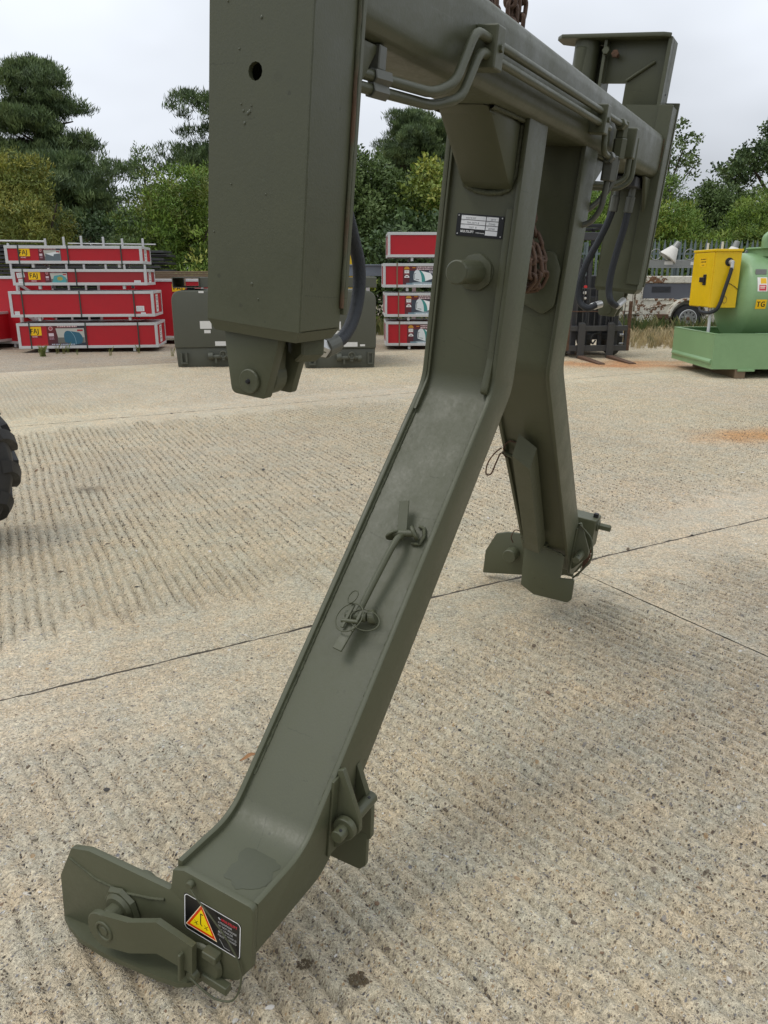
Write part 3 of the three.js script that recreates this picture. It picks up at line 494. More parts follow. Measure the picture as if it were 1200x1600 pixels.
{ // hydraulic pipes along the front of the beam
  const hy = mesh('hydraulic_pipe', pipe([[-1.03, .470, -.012], [-.86, .470, .03], [-.815, .492, .046], [-.752, .582, .046], [.33, .590, .046]], .0082, .02, 12, 90), O, frame);
  mesh('hydraulic_pipe', pipe([[-1.03, .452, -.012], [-.84, .455, .022], [-.785, .475, .046], [-.725, .558, .046], [.20, .562, .046]], .0082, .02, 12, 90), O, frame);
  for (const x of [-.675, .115]) { const c = mesh('pipe_clamp', lim(x - .02, x + .02, .536, .606, .018, .062, .004), O, frame); mesh('clamp_bolt', cyl([x, .571, .06], [x, .571, .067], .007, .007, 6, .001), O, c); }
  mesh('pipe_union', [cyl([-1.0, .470, -.004], [-.965, .470, .005], .0125, .0125, 6, .0015), cyl([-1.0, .4525, -.006], [-.965, .4525, .001], .0125, .0125, 6, .0015), lim(-.998, -.975, .478, .512, -.018, .006, .003)], M.pipeSteel, frame);
  // junction at the far end: unions and bent pipes
  const U = (a, b, r = .014) => cyl(a, b, r, r, 6, .002);
  mesh('pipe_union', [U([.31, .588, .046], [.345, .589, .046], .016), U([.345, .60, .046], [.345, .555, .046], .016), U([.345, .555, .046], [.345, .50, .046], .019)], O, frame);
  mesh('hydraulic_pipe', pipe([[.345, .51, .046], [.345, .43, .046], [.315, .36, .0], [.30, .33, -.06]], .0082, .03, 10), M.pipeSteel, frame);
  mesh('hydraulic_pipe', pipe([[.10, .56, .046], [.165, .555, .046], [.165, .50, .05], [.235, .494, .05]], .0082, .02, 10), O, frame);
  mesh('pipe_union', [U([.225, .494, .05], [.262, .492, .05], .016), U([.258, .50, .05], [.258, .435, .05], .0205)], M.pipeSteel, frame);
  mesh('hydraulic_pipe', pipe([[.258, .44, .05], [.262, .36, .045], [.262, .32, .02], [.25, .29, -.10]], .0082, .04, 10), M.pipeSteel, frame);
  mesh('pipe_clamp', lim(.46, .495, .515, .60, .02, .062, .005), O, frame);
  mesh('hydraulic_pipe', pipe([[.475, .585, .05], [.475, .46, .05], [.46, .44, .02], [.40, .435, -.06], [.35, .43, -.09]], .0085, .02, 10), O, frame);
  mesh('hydraulic_pipe', pipe([[.545, .58, .046], [.545, .46, .05], [.53, .435, .02], [.48, .43, -.06], [.42, .43, -.09]], .0085, .02, 10), O, frame);
  // manifold and hoses in front of the far post
  const mf = mesh('manifold', [lim(.93, 1.09, .47, .505, -.13, -.02, .004)], M.steelDark, frame);
  mesh('hose_ferrule', [cyl([1.0, .47, -.095], [1.0, .43, -.096], .012, .012, 6), cyl([1.0, .44, -.096], [1.0, .385, -.098], .016, .016, 16, .002)], M.pipeSteel, mf);
  mesh('hose_ferrule', [cyl([1.0, .47, -.04], [1.0, .43, -.041], .012, .012, 6), cyl([1.0, .44, -.041], [1.0, .385, -.043], .016, .016, 16, .002)], M.pipeSteel, mf);
  mesh('hydraulic_hose', hose([[1.0, .40, -.098], [1.0, .34, -.112], [1.0, .28, -.132], [1.0, .19, -.165], [1.0, .11, -.178], [1.0, .05, -.165], [1.0, .03, -.13], [1.02, .045, -.105]], .0125, 14), M.hoseB, frame);
  mesh('hydraulic_hose', hose([[1.0, .40, -.043], [1.0, .34, -.046], [1.0, .25, -.057], [1.0, .16, -.064], [1.0, .10, -.06], [1.0, .065, -.045], [1.03, .05, -.03]], .0125, 14), M.hoseB, frame);
  mesh('hose_fitting', cyl([1.01, .036, -.12], [1.045, .05, -.09], .014, .014, 12, .002), M.zinc, frame); mesh('hose_fitting', cyl([1.04, .048, -.028], [1.10, .07, -.02], .013, .013, 12, .002), M.zinc, frame);
  // supply hose of the near ram
  mesh('ram_port', [cyl([-1.13, .083, -.03], [-1.095, .083, -.012], .027, .027, 6, .003), cyl([-1.105, .083, -.02], [-1.07, .073, -.02], .013, .013, 14, .002)], O, frame);
  mesh('hose_fitting', [cyl([-1.085, .078, -.02], [-1.062, .071, -.02], .015, .015, 6, .002)], M.zinc, frame);
  mesh('hose_ferrule', [cyl([-1.066, .072, -.02], [-1.03, .078, -.02], .0165, .0165, 20, .002)], M.pipeSteel, frame);
  mesh('hydraulic_hose', hose([[-1.035, .077, -.02], [-1.005, .086, -.02], [-.975, .112, -.022], [-.957, .155, -.025], [-.958, .20, -.028], [-.975, .24, -.032], [-1.0, .29, -.037], [-1.035, .36, -.045], [-1.07, .42, -.05], [-1.08, .50, -.05]], .011, 14), M.hoseB, frame);
}
{ // wet patch on the near foot
  const rn = rng(33), pts = []; for (let i = 0; i < 90; i++) { const t = i / 90 * 6.283, r = .55 + .8 * fbm(Math.cos(t) * 1.6 + 8, Math.sin(t) * 1.6 + 4, 3, 5); pts.push(new THREE.Vector2(-1.135 + Math.cos(t) * .062 * r, .068 + Math.sin(t) * .052 * r)); }
  const g = new THREE.ShapeGeometry(new THREE.Shape(pts)); g.rotateX(-Math.PI / 2); g.translate(0, -.9644, 0); mesh('wet_patch', g, std({ color: lin(.064, .070, .039), roughness: .40, map: mottle }), nearLeg.L);
}
// ---------------------------------------------------------------- rusty lifting chain, two loops round the hook bar
{
  const toW = p => V3(...p).applyMatrix4(frame.matrixWorld); frame.updateMatrixWorld(true);
  const ch = thing('lifting_chain', 'rusty brown steel chain looped round the hook bar and rising behind the cross beam', 'chain');
  const lk = (() => { const pts = [], a = .0125, r = .0122; for (let i = 0; i < 16; i++) { const t = i / 16 * 6.283; pts.push(V3(Math.cos(t) * r, Math.sin(t) * r + (Math.sin(t) >= 0 ? a : -a), 0)); } return boxUV(new THREE.TubeGeometry(new THREE.CatmullRomCurve3(pts, true), 28, .0060, 8, true)); })();
  const rn = rng(44);
  const run = pts => {
    const c = new THREE.CatmullRomCurve3(pts.map(toW)), L = c.getLength(), n = Math.floor(L / .0368); let tw = rn() * 3;
    for (let i = 0; i <= n; i++) {
      const u = i / n, m = new THREE.Mesh(lk, M.chainRust), t = c.getTangentAt(u), p = c.getPointAt(u); m.name = 'link'; m.castShadow = m.receiveShadow = true;
      const q = new THREE.Quaternion().setFromUnitVectors(V3(0, 1, 0), t); m.quaternion.copy(q).multiply(new THREE.Quaternion().setFromAxisAngle(V3(0, 1, 0), tw + (i % 2) * 1.571 + (rn() - .5) * .5)); m.rotateZ((rn() - .5) * .2);
      m.position.copy(p).add(V3((rn() - .5) * .004, 0, (rn() - .5) * .004)); ch.add(m);
    }
  };
  const loop = (x, t0, t1, k) => run([[t0, 1.12, -.215], [t0 + .01, .95, -.205], [t0 + .02, .72, -.19], [x - .01, .45, -.155], [x, .28, -.088], [x, .21, -.054 + k], [x + .004, .155, -.052 + k], [x + .006, .134, -.09], [x + .008, .155, -.126], [x + .012, .24, -.135], [x + .02, .42, -.165], [t1, .72, -.205], [t1 - .005, .95, -.215], [t1, 1.12, -.22]]);
  loop(.05, -.135, -.085, 0); loop(.105, .0, .055, .002); loop(.0, -.03, .10, .001);
}

// ---------------------------------------------------------------- red shelter crates
const faj = canvasTex(256, 224, (c, w, h) => { c.fillStyle = '#f2c200'; c.fillRect(0, 0, w, h - 50); c.fillStyle = '#1b1b10'; c.font = 'bold 128px sans-serif'; c.fillText('FAJ', 14, 134, w - 28); c.fillStyle = '#8a0f1c'; c.fillRect(0, h - 50, w, 50); c.fillStyle = '#e8c8c8'; c.font = 'bold 34px sans-serif'; c.fillText('003482', 50, h - 12, 150); });
const smallPrint = (c, x, y, w, rows, lh, col) => { const rn = rng(x * 7 + y + rows); c.fillStyle = col; for (let r = 0; r < rows; r++) { let q = x; while (q < x + w - 8) { const k = 6 + rn() * 26; c.fillRect(q, y + r * lh, Math.min(k, x + w - q), lh * .5); q += k + 7; } } };
const note = canvasTex(128, 224, (c, w, h) => { c.fillStyle = '#d9dad6'; c.fillRect(0, 0, w, h); smallPrint(c, 16, 26, 96, 3, 20, '#333'); smallPrint(c, 30, 100, 66, 2, 22, '#444'); smallPrint(c, 30, 170, 64, 1, 26, '#333'); });
const tag2 = canvasTex(128, 88, (c, w, h) => { c.fillStyle = '#dfdfdd'; c.fillRect(0, 0, w, h); smallPrint(c, 12, 14, 104, 4, 17, '#a9a9ad'); });
function posterTex(kind) {
  return canvasTex(640, 352, (c, w, h) => {
    const g = c.createLinearGradient(0, 0, w * .6, h); g.addColorStop(0, '#7a1418'); g.addColorStop(.5, '#54232a'); g.addColorStop(1, '#2b3440'); c.fillStyle = g; c.fillRect(0, 0, w, h);
    if (kind === 'dome') {
      c.fillStyle = '#39424d'; c.fillRect(120, 90, w - 120, h); c.fillStyle = '#8fa0a8'; c.beginPath(); c.ellipse(380, 320, 270, 36, 0, 0, 7); c.fill(); c.fillStyle = '#6f8894'; c.fillRect(60, 300, 110, 52);
      c.fillStyle = '#f1f3f2'; c.beginPath(); c.moveTo(200, 250); c.quadraticCurveTo(180, 60, 280, 80); c.lineTo(500, 130); c.quadraticCurveTo(560, 190, 540, 230); c.lineTo(350, 290); c.closePath(); c.fill();
      c.fillStyle = '#d8dfe0'; c.beginPath(); c.moveTo(200, 250); c.quadraticCurveTo(180, 60, 280, 80); c.quadraticCurveTo(350, 120, 340, 290); c.closePath(); c.fill();
      c.fillStyle = '#3f8f8a'; c.beginPath(); c.moveTo(290, 84); c.lineTo(330, 92); c.quadraticCurveTo(410, 160, 410, 272); c.lineTo(345, 290); c.quadraticCurveTo(350, 150, 290, 84); c.fill();
      c.strokeStyle = '#4a5254'; c.lineWidth = 9; c.beginPath(); c.moveTo(216, 236); c.lineTo(212, 140); c.lineTo(234, 140); c.moveTo(232, 236); c.lineTo(300, 246); c.stroke();
      c.fillStyle = '#c9922c'; c.beginPath(); c.arc(70, 66, 50, Math.PI, 0); c.fill(); c.fillStyle = '#f0f0ee'; c.fillRect(28, 80, 84, 52); c.beginPath(); c.arc(72, 210, 46, Math.PI, 0); c.fill(); c.fillStyle = '#555'; c.fillRect(46, 184, 50, 14); smallPrint(c, 34, 90, 70, 2, 18, '#777'); smallPrint(c, 26, 142, 90, 1, 14, '#d9a0a0'); smallPrint(c, 250, 20, 320, 2, 34, '#eed9d9'); smallPrint(c, 480, 92, 90, 2, 26, '#dcd2d6'); smallPrint(c, 200, 316, 330, 1, 36, '#e9eef0'); c.fillStyle = '#c8801e'; c.fillRect(170, 30, 60, 16);
    } else {
      const blue = kind === 'tunnel';
      c.fillStyle = '#b9b8ae'; c.beginPath(); c.moveTo(150, 60); c.lineTo(w - 14, 60); c.lineTo(w - 14, h - 60); c.lineTo(190, h - 60); c.closePath(); c.fill(); c.fillStyle = '#6b6a62'; c.fillRect(170, 210, w - 190, 90);
      if (blue) { c.fillStyle = '#2d6378'; c.beginPath(); c.moveTo(290, 290); c.quadraticCurveTo(250, 110, 350, 100); c.lineTo(540, 130); c.quadraticCurveTo(640, 230, 560, 310); c.lineTo(450, 330); c.closePath(); c.fill(); c.strokeStyle = '#84a6b4'; c.lineWidth = 8; c.beginPath(); c.moveTo(390, 108); c.quadraticCurveTo(480, 180, 470, 326); c.stroke(); }
      else if (kind === 'awning') { c.fillStyle = '#5f6a70'; c.fillRect(190, 140, w - 210, 200); c.fillStyle = '#dfe4e4'; c.beginPath(); c.moveTo(210, 140); c.lineTo(540, 90); c.lineTo(590, 130); c.lineTo(440, 150); c.lineTo(420, 200); c.closePath(); c.fill(); }
      else { c.fillStyle = '#4f9a9c'; c.beginPath(); c.moveTo(190, 300); c.lineTo(260, 130); c.lineTo(470, 100); c.lineTo(600, 180); c.lineTo(590, 300); c.closePath(); c.fill(); c.fillStyle = '#a39a4c'; c.beginPath(); c.ellipse(420, 200, 80, 50, 0, 0, 7); c.fill(); }
      c.fillStyle = '#c9a0a2'; c.beginPath(); c.arc(66, 62, 36, 0, 7); c.fill(); c.fillStyle = '#a8444c'; c.beginPath(); c.arc(66, 62, 24, 0, 7); c.fill(); c.fillStyle = '#d3c0c6'; c.fillRect(26, 140, 84, 50); smallPrint(c, 32, 210, 80, 2, 20, '#c9a6b4'); smallPrint(c, 180, 16, 330, 1, 50, '#eec9c9'); smallPrint(c, 60, h - 36, 400, 1, 34, '#b9c2cc'); c.fillStyle = '#a33'; c.fillRect(510, 80, 96, 30);
    }
  });
}
const decalMat = {}; const dm = (k, t) => decalMat[k] ||= std({ map: t(), roughness: .5 });
function crate(label, w, h, d, pos, turn, o = {}) {
  const t = thing(o.name || 'shelter_crate', label, 'crate', pos, turn, o.group), e = .052, f = .012, red = o.red || M.red;
  const y0 = .07, y1 = h;
  mesh('panel', lim(-w / 2 + f, w / 2 - f, y0 + f, y1 - f, -.030, -.018), red, t);
  mesh('panel', lim(-w / 2 + f, w / 2 - f, y0 + f, y1 - f, -d + f, -d + f + .012), red, t);
  mesh('panel', lim(w / 2 - .03, w / 2 - .018, y0 + f, y1 - f, -d + f, -.03), red, t);
  mesh('panel', lim(-w / 2 + .018, -w / 2 + .03, y0 + f, y1 - f, -d + f, -.03), red, t);
  mesh('lid', lim(-w / 2 + .006, w / 2 - .006, y1 - .03, y1 - .012, -d + .006, -.006), M.galv, t);
  const rails = [];
  for (const y of [y0, y1 - e]) { for (const z of [0, -d]) rails.push(lim(-w / 2, w / 2, y, y + e, z ? z : -.016, z ? z + .016 : 0, .004, 1)); for (const x of [-w / 2, w / 2]) rails.push(lim(x < 0 ? x - .001 : x - .016, x < 0 ? x + .016 : x + .001, y + .001, y + e - .001, -d + .002, -.002, .004, 1)); }
  for (const [sx, z] of [[-1, 0], [1, 0], [-1, -d], [1, -d]]) { const x = sx * w / 2; rails.push(lim(Math.min(x - sx * .002, x - sx * e), Math.max(x - sx * .002, x - sx * e), y0 + e * .9, y1 - e * .9, z ? z + .001 : -.017, z ? z + .017 : -.001, .003, 1)); rails.push(lim(Math.min(x, x - sx * .015), Math.max(x, x - sx * .015), y0 + e * .9, y1 - e * .9, z ? z + .003 : -e, z ? z + e : -.003, .003, 1)); }
  rails.forEach(r => mesh('frame_rail', r, M.galv, t));
  for (const x of [-w * .31, w * .32]) for (const z of [-.07, -d + .07]) mesh('foot', [lim(x - .025, x + .025, 0, y0 + .004, z - .04, z + .04, .003, 1)], M.galv, t);
  for (const x of o.straps ?? [-.36, .03, .40]) mesh('strap', [lim(x * w - .012, x * w + .012, y0 - .006, y1 + .004, .002, .005), lim(x * w - .012, x * w + .012, y1 + .003, y1 + .006, -d, .004)], o.strapMat || M.strap, t);
  const face = -.018;
  const dec = (name, m, x0, x1, ya, yb, tilt = 0) => { const g = new THREE.PlaneGeometry(x1 - x0, yb - ya); g.rotateZ(tilt); g.translate((x0 + x1) / 2, (ya + yb) / 2, face + .0035); mesh(name, g, m, t, true); };
  if (o.faj) dec('yellow_label', dm('faj', () => faj), ...o.faj);
  if (o.poster) dec('poster', dm(o.poster[0], () => posterTex(o.poster[0])), ...o.poster.slice(1));
  for (const q of o.tags || []) dec('paper_label', dm('tag2', () => tag2), ...q);
  if (o.end !== 0) { const g = new THREE.PlaneGeometry(.30, Math.min(.42, (h - y0) * .70)); g.rotateY(Math.PI / 2); g.translate(w / 2 - .0165, (y0 + y1) / 2, -d * .48); mesh('paper_label', g, dm('note', () => note), t, true); }
  if (o.brace) for (const k of [0, 1]) { const a = V3(w / 2 + .0, y0 + .12 + k * (h - y0) * .42 + (h - y0) * .38, -.02), b = V3(w / 2, y0 + .12 + k * (h - y0) * .42, -d + .02), c = a.distanceTo(b), g = new THREE.BoxGeometry(.012, .06, c); g.lookAt(b.clone().sub(a)); g.translate((a.x + b.x) / 2, (a.y + b.y) / 2, (a.z + b.z) / 2); mesh('brace', g, M.galv, t); }
  return t;
}
const TY = .13;
crate('bottom red crate of the left stack, with blue tunnel poster', 2.60, .545, 1.12, [-5.69, 0, -15.25], TY, { faj: [-1.08, -.86, .27, .48], poster: ['tunnel', -.76, -.06, .115, .515], straps: [-.41, -.015, .36] });
crate('plain red crate without poster, second from the ground in the left stack', 2.64, .545, 1.12, [-5.73, .585, -15.23], TY, { straps: [-.41, -.015, .36], tags: [[.98, 1.13, .17, .27], [1.06, 1.15, .10, .15], [-1.25, -1.16, .12, .18]] });
crate('third red crate up the left stack, with teal and green poster', 2.44, .365, 1.05, [-5.73, 1.165, -15.26], TY, { red: M.redDull, faj: [-.93, -.72, .13, .325], poster: ['teal', -.64, -.23, .085, .335], straps: [-.42, -.03], tags: [[-1.14, -1.0, .21, .30, .12], [-1.12, -1.02, .12, .19], [.98, 1.1, .1, .16]], strapMat: M.strap });
crate('top red crate of the left stack, with grey awning poster', 2.47, .39, 1.05, [-5.79, 1.555, -15.24], TY, { faj: [-1.0, -.79, .16, .345], poster: ['awning', -.64, -.24, .085, .355], straps: [-.40, -.045, .345] });
for (const [x, y, w, l, o] of [
  [1.28, 0, .54, 'bottom crate with dome tent poster in the stack behind the near leg', { poster: ['dome', .1, .1 + .68, .095, .49] }],
  [1.26, .56, .53, 'dome tent poster crate second from the ground behind the near leg', { poster: ['dome', .07, .07 + .70, .095, .50] }],
  [1.23, 1.12, .52, 'crate with dome tent poster below the plain crate by the near leg', { poster: ['dome', .06, .06 + .68, .10, .48] }],
  [1.32, 1.68, .53, 'plain unprinted red crate on top of the stack beside the near leg', {}]]) {
  const W = 2.5, c = crate(l, W, w, 1.1, [x, y, -15.8], .03, { straps: o.poster ? [-.39, .36] : [], poster: o.poster ? [o.poster[0], o.poster[1] - W / 2 + .33, o.poster[2] - W / 2 + .33, o.poster[3], o.poster[4]] : null, strapMat: M.timber, name: 'shelter_crate' });
}
crate('tall red crate with diagonal galvanised braces behind the left stack', 1.5, 1.40, 1.15, [-8.08, 0, -16.35], -.22, { straps: [], brace: 1 });
crate('low red crate cut off by the left edge of the photo', 1.2, .66, .9, [-8.34, .06, -15.75], -.15, { straps: [], end: 0 });
crate('tall red crate with yellow label between left stack and dark tank', 2.2, 1.30, 1.1, [-4.95, .04, -17.1], .1, { straps: [.33], tags: [], end: 0, strapMat: M.timber, faj: [.44, .72, 1.0, 1.2] });

// ---------------------------------------------------------------- dark fuel tanks
function bladder(label, pos, turn) {
  const t = thing('fuel_tank', label, 'tank', pos, turn), w = 1.16, d = 1.95;
  const body = mesh('tank_body', (() => { const g = plateXY([[-w / 2, .30, .03], [w / 2, .30, .03], [w / 2, 1.19, .17], [-w / 2, 1.19, .17]], -d, 0, .02); return g; })(), M.oliveTank, t);
  mesh('skirt', [plateXY([[-w / 2 + .03, 0], [w / 2 - .03, 0], [w / 2 - .01, .299], [-w / 2 + .01, .299]], -d + .03, -.03, .01)], M.oliveTank, t);
  const fr = mesh('top_frame', [lim(-w / 2 + .02, -.14, 1.378, 1.39, -1.7, -.12), lim(-w / 2 + .02, -.14, 1.228, 1.24, -1.7, -.12), lim(-w / 2 + .02, -w / 2 + .032, 1.241, 1.377, -1.7, -.121), lim(-.152, -.14, 1.241, 1.377, -1.7, -.121), lim(-.139, w / 2 + .03, 1.23, 1.388, -.45, -.16, .008), lim(w / 2 - .13, w / 2 + .05, 1.28, 1.40, -1.0, -.55, .01)], M.oliveTank, t);
  for (const x of [-.3, .36]) mesh('frame_foot', lim(x - .05, x + .05, 1.185, 1.226, -.45, -.25, .004, 1), M.steelDark, t);
  const v = mesh('valve', [cyl([-.02, .16, .03], [.30, .16, .03], .032, .032, 20, .004), cyl([-.06, .17, .03], [.02, .17, .03], .06, .06, 20, .006), cyl([.18, .10, .03], [.18, .24, .03], .035, .035, 18, .004), cyl([.28, .15, .03], [.34, .15, .03], .05, .05, 18, .006), cyl([.06, .06, .03], [.06, .16, .03], .022, .022, 14)], M.oliveTank, t);
  mesh('valve_wheel', (() => { const g = new THREE.TorusGeometry(.05, .01, 8, 24); g.translate(.18, .20, .075); return g; })(), M.oliveTank, v);
  mesh('bracket', [lim(-.50, -.47, .06, .22, -.03, .02), lim(-.42, -.39, .08, .22, -.03, .03), lim(-.50, -.39, .05, .075, -.03, .03)], M.oliveTank, t);
  mesh('bracket', [lim(.44, .46, .06, .24, -.03, .0), lim(.51, .53, .06, .24, -.03, .0), lim(.44, .53, .22, .245, -.03, .002), lim(.44, .53, .05, .075, -.03, .002)], M.oliveTank, t);
  for (const [x0, x1, y0, y1] of [[-.16, .02, .60, .72], [-.10, .0, .53, .58], [.06, .28, .33, .40], [-.15, -.07, 1.15, 1.18], [.32, .4, .335, .365]]) mesh('paper_label', lim(x0, x1, y0, y1, .0005, .003), M.paper, t);
  return t;
}
bladder('dark olive fuel tank with black open channel on top beside the left crates', [-2.78, 0, -12.72], TY);
bladder('dark olive fuel tank with rounded shoulder in front of the dome tent crates', [-.70, 0, -12.55], TY);
{ const y = thing('yellow_cabinet', 'yellow cabinet glimpsed beside the black hose behind the near post', 'cabinet', [-1.0, 0, -17.6]); mesh('cabinet_body', lim(-.4, .36, .9, 1.85, -.4, 0, .01), M.yellow, y); mesh('leg', [lim(-.36, -.3, 0, .9, -.38, -.32), lim(.26, .32, 0, .9, -.38, -.32), lim(-.36, -.3, 0, .9, -.08, -.02), lim(.26, .32, 0, .9, -.08, -.02)], M.galv, y); mesh('door', lim(-.37, .33, .93, 1.82, 0, .012, .004), M.yellow, y); mesh('handle', lim(.2, .24, 1.3, 1.44, .012, .035, .006), M.black, y); }
{ const r = thing('guard_rail', 'blue grey steel guard rail between the dark tank and the crates', 'rail', [-.55, 0, -17.4]); mesh('rail', [lim(-1.2, 1.4, 1.40, 1.63, -.02, .02, .008), lim(-1.2, 1.4, 1.61, 1.64, -.05, .05, .006)], paint(lin(.17, .21, .25)), r); for (const x of [-1.0, .2, 1.2]) mesh('post', lim(x - .04, x + .04, 0, 1.60, -.10, -.022), M.galv, r); }

// ---------------------------------------------------------------- stacked black sheets behind the crates
{
  const p = thing('sheet_pile', 'pile of long dark grey roof sheets in galvanised racks behind the left crates', 'sheet pile', [-7.6, 0, -19.0], .04), rn = rng(70);
  const dark = [lin(.035, .037, .04), lin(.05, .052, .052), lin(.07, .07, .066), lin(.10, .10, .094)].map(c => paint(c, { roughness: 1 }));
  for (let k = 0; k < 22; k++) for (const seg of [0, 1]) {
    const x0 = seg ? -.55 + rn() * .2 : -3.6 + rn() * .3, x1 = seg ? 2.35 + rn() * .25 : -.75 + rn() * .25, y = .25 + k * .085 - (seg ? .12 : 0);
    mesh('sheet', [lim(x0, x1, y, y + .035, -.9 + rn() * .08, .0 + rn() * .10, .006, 1), lim(x0 + .01, x1 - .02, y + .034, y + .06, -.9, .02 + rn() * .04, .005, 1)], dark[Math.floor(rn() * rn() * 4)], p);
  }
  for (const x of [-3.3, -2.2, -1.05, -.2, .22, .62, 1.12, 1.55, 2.02]) mesh('rack_post', [lim(x - .024, x + .024, 0, x > -.9 ? 2.22 + rn() * .07 : 2.12, .12, .16, .008, 1)], M.galv, p);
  mesh('rack_rail', [cyl([-3.6, 2.20, .10], [-.2, 2.16, .10], .022), cyl([.3, 2.12, .10], [2.3, 2.10, .10], .014)], M.galv, p);
  const w = thing('timber_pallet', 'weathered timber planks lying behind the dark tank and red crates', 'timber', [-4.2, 0, -18.6], .05);
  for (let k = 0; k < 5; k++) mesh('plank', lim(-2.6, 2.6, 1.29 + k * .045, 1.325 + k * .045, -.6 + k * .03, -.02 - k * .02, .006, 1), M.timber, w);
  for (const x of [-2.2, 0, 2.2]) mesh('bearer', lim(x - .06, x + .06, 0, 1.288, -.5, -.1, .006, 1), M.timber, w);
}

// ---------------------------------------------------------------- forklift seen between the far leg and far post
{
  const f = thing('forklift', 'dark forklift truck with rusty forks lowered, behind the far leg', 'forklift', [3.86, 0, -14.05], .12);
  for (const x of [-.36, .18]) { const k = mesh('fork', [lim(x - .062, x + .062, .0, .60, -.05, -.01, .004)], M.forkSteel, f); const g = plateZY([[-.05, .05], [.95, .018, .004], [.98, .012, .004], [.98, .002], [-.05, .0]], x - .06, x + .06, .002); mesh('fork_blade', g, M.rust, k); mesh('fork_hook', lim(x - .05, x + .05, .55, .62, -.09, -.045, .004), M.forkSteel, k); }
  mesh('carriage', [lim(-.62, .55, .47, .56, -.13, -.055, .006), lim(-.62, .55, .12, .22, -.13, -.055, .006), lim(-.60, -.55, .2, .5, -.12, -.06), lim(.46, .51, .2, .5, -.12, -.06)], M.forkSteel, f);
  const br = mesh('load_backrest', [lim(.50, .55, .13, .98, -.10, -.05, .004), lim(-.62, -.57, .13, .98, -.10, -.05, .004), lim(-.62, .55, .80, .815, -.09, -.06, .003)], M.rust, f);
  for (let i = 0; i < 9; i++) mesh('bar', lim(-.46 + i * .11, -.448 + i * .11, .56, 1.20, -.09, -.078), M.forkSteel, br);
  mesh('bar', lim(.545, .552, .9, 1.5, -.085, -.078), M.rust, br);
  mesh('bar', lim(-.46, .43, 1.19, 1.205, -.09, -.078), M.forkSteel, br);
  mesh('tilt_rod', [cyl([.40, .39, -.16], [.52, .39, -.16], .022), cyl([.40, .24, -.16], [.52, .24, -.16], .016)], M.zinc, f);
  for (const x of [-.45, .32]) mesh('mast_rail', [lim(x - .05, x + .05, .06, 2.15, -.34, -.18, .008), lim(x - .035, x + .035, .06, 2.1, -.44, -.345, .006)], M.steelDark, f);
  mesh('mast_cross', [lim(-.5, .37, 2.0, 2.13, -.33, -.19, .008), lim(-.5, .37, .95, 1.05, -.42, -.35, .006), lim(-.5, .37, .3, .4, -.42, -.35, .006)], M.steelDark, f);
  mesh('lift_cylinder', [cyl([-.2, .2, -.3], [-.2, 1.9, -.3], .045), cyl([.08, .2, -.3], [.08, 1.9, -.3], .045)], M.steelDark, f);
  mesh('hose', [hose([[-.05, .3, -.15], [-.12, .25, -.1], [-.16, .34, -.09], [-.1, .42, -.1], [.02, .40, -.12], [.04, .3, -.14]], .016, 8, 40), hose([[-.30, 1.35, -.2], [-.26, 1.0, -.16], [-.3, .7, -.16], [-.25, .5, -.14]], .014, 8), hose([[.18, 1.5, -.2], [.2, 1.1, -.17], [.16, .8, -.15], [.2, .5, -.14]], .014, 8)], M.rubber, f);
  mesh('body', [lim(-.55, .48, .28, 1.0, -2.3, -.55, .05), lim(-.55, .48, 1.0, 1.15, -2.3, -1.4, .05)], M.steelDark, f);
  mesh('dashboard', [lim(-.4, .3, 1.0, 1.42, -.85, -.62, .03)], M.steelDark, f);
  const st = new THREE.TorusGeometry(.17, .018, 8, 28); st.rotateX(-.9); st.translate(-.1, 1.5, -.98); mesh('steering_wheel', st, M.rubber, f);
  mesh('seat', [lim(-.3, .2, 1.12, 1.26, -1.7, -1.25, .05), lim(-.3, .2, 1.26, 1.75, -1.8, -1.66, .05)], M.rubber, f);
  mesh('warning_light', [cyl([-.30, 1.22, -.17], [-.30, 1.22, -.15], .03, .03, 16)], paint(lin(.6, .03, .03)), f);
  mesh('lever_knob', [bx(.05, .05, .05, -.31, 1.12, -.15, .012), bx(.05, .04, .04, -.30, 1.03, -.15, .012)], M.white, f);
  mesh('overhead_guard', [lim(-.56, .50, 2.24, 2.30, -.80, -.74, .01), lim(-.56, .50, 2.24, 2.30, -2.0, -1.94, .01), lim(-.56, -.50, 2.245, 2.295, -1.95, -.78, .008), lim(.44, .50, 2.245, 2.295, -1.95, -.78, .008), lim(-.56, -.50, 1.0, 2.25, -.82, -.76, .01), lim(.44, .50, 1.0, 2.25, -.82, -.76, .01), lim(-.56, -.50, 1.1, 2.25, -2.0, -1.94, .01), lim(.44, .50, 1.1, 2.25, -2.0, -1.94, .01)], M.black, f);
  for (const [x, z, r] of [[-.52, -.62, .33], [.45, -.62, .33], [-.5, -1.95, .26], [.43, -1.95, .26]]) { const w = mesh('wheel', cyl([x - .09, r, z], [x + .09, r, z], r, r, 32, .03), M.rubber, f); mesh('rim', cyl([x - .095, r, z], [x + .095, r, z], r * .55, r * .55, 24, .01), M.steelDark, w); }
}

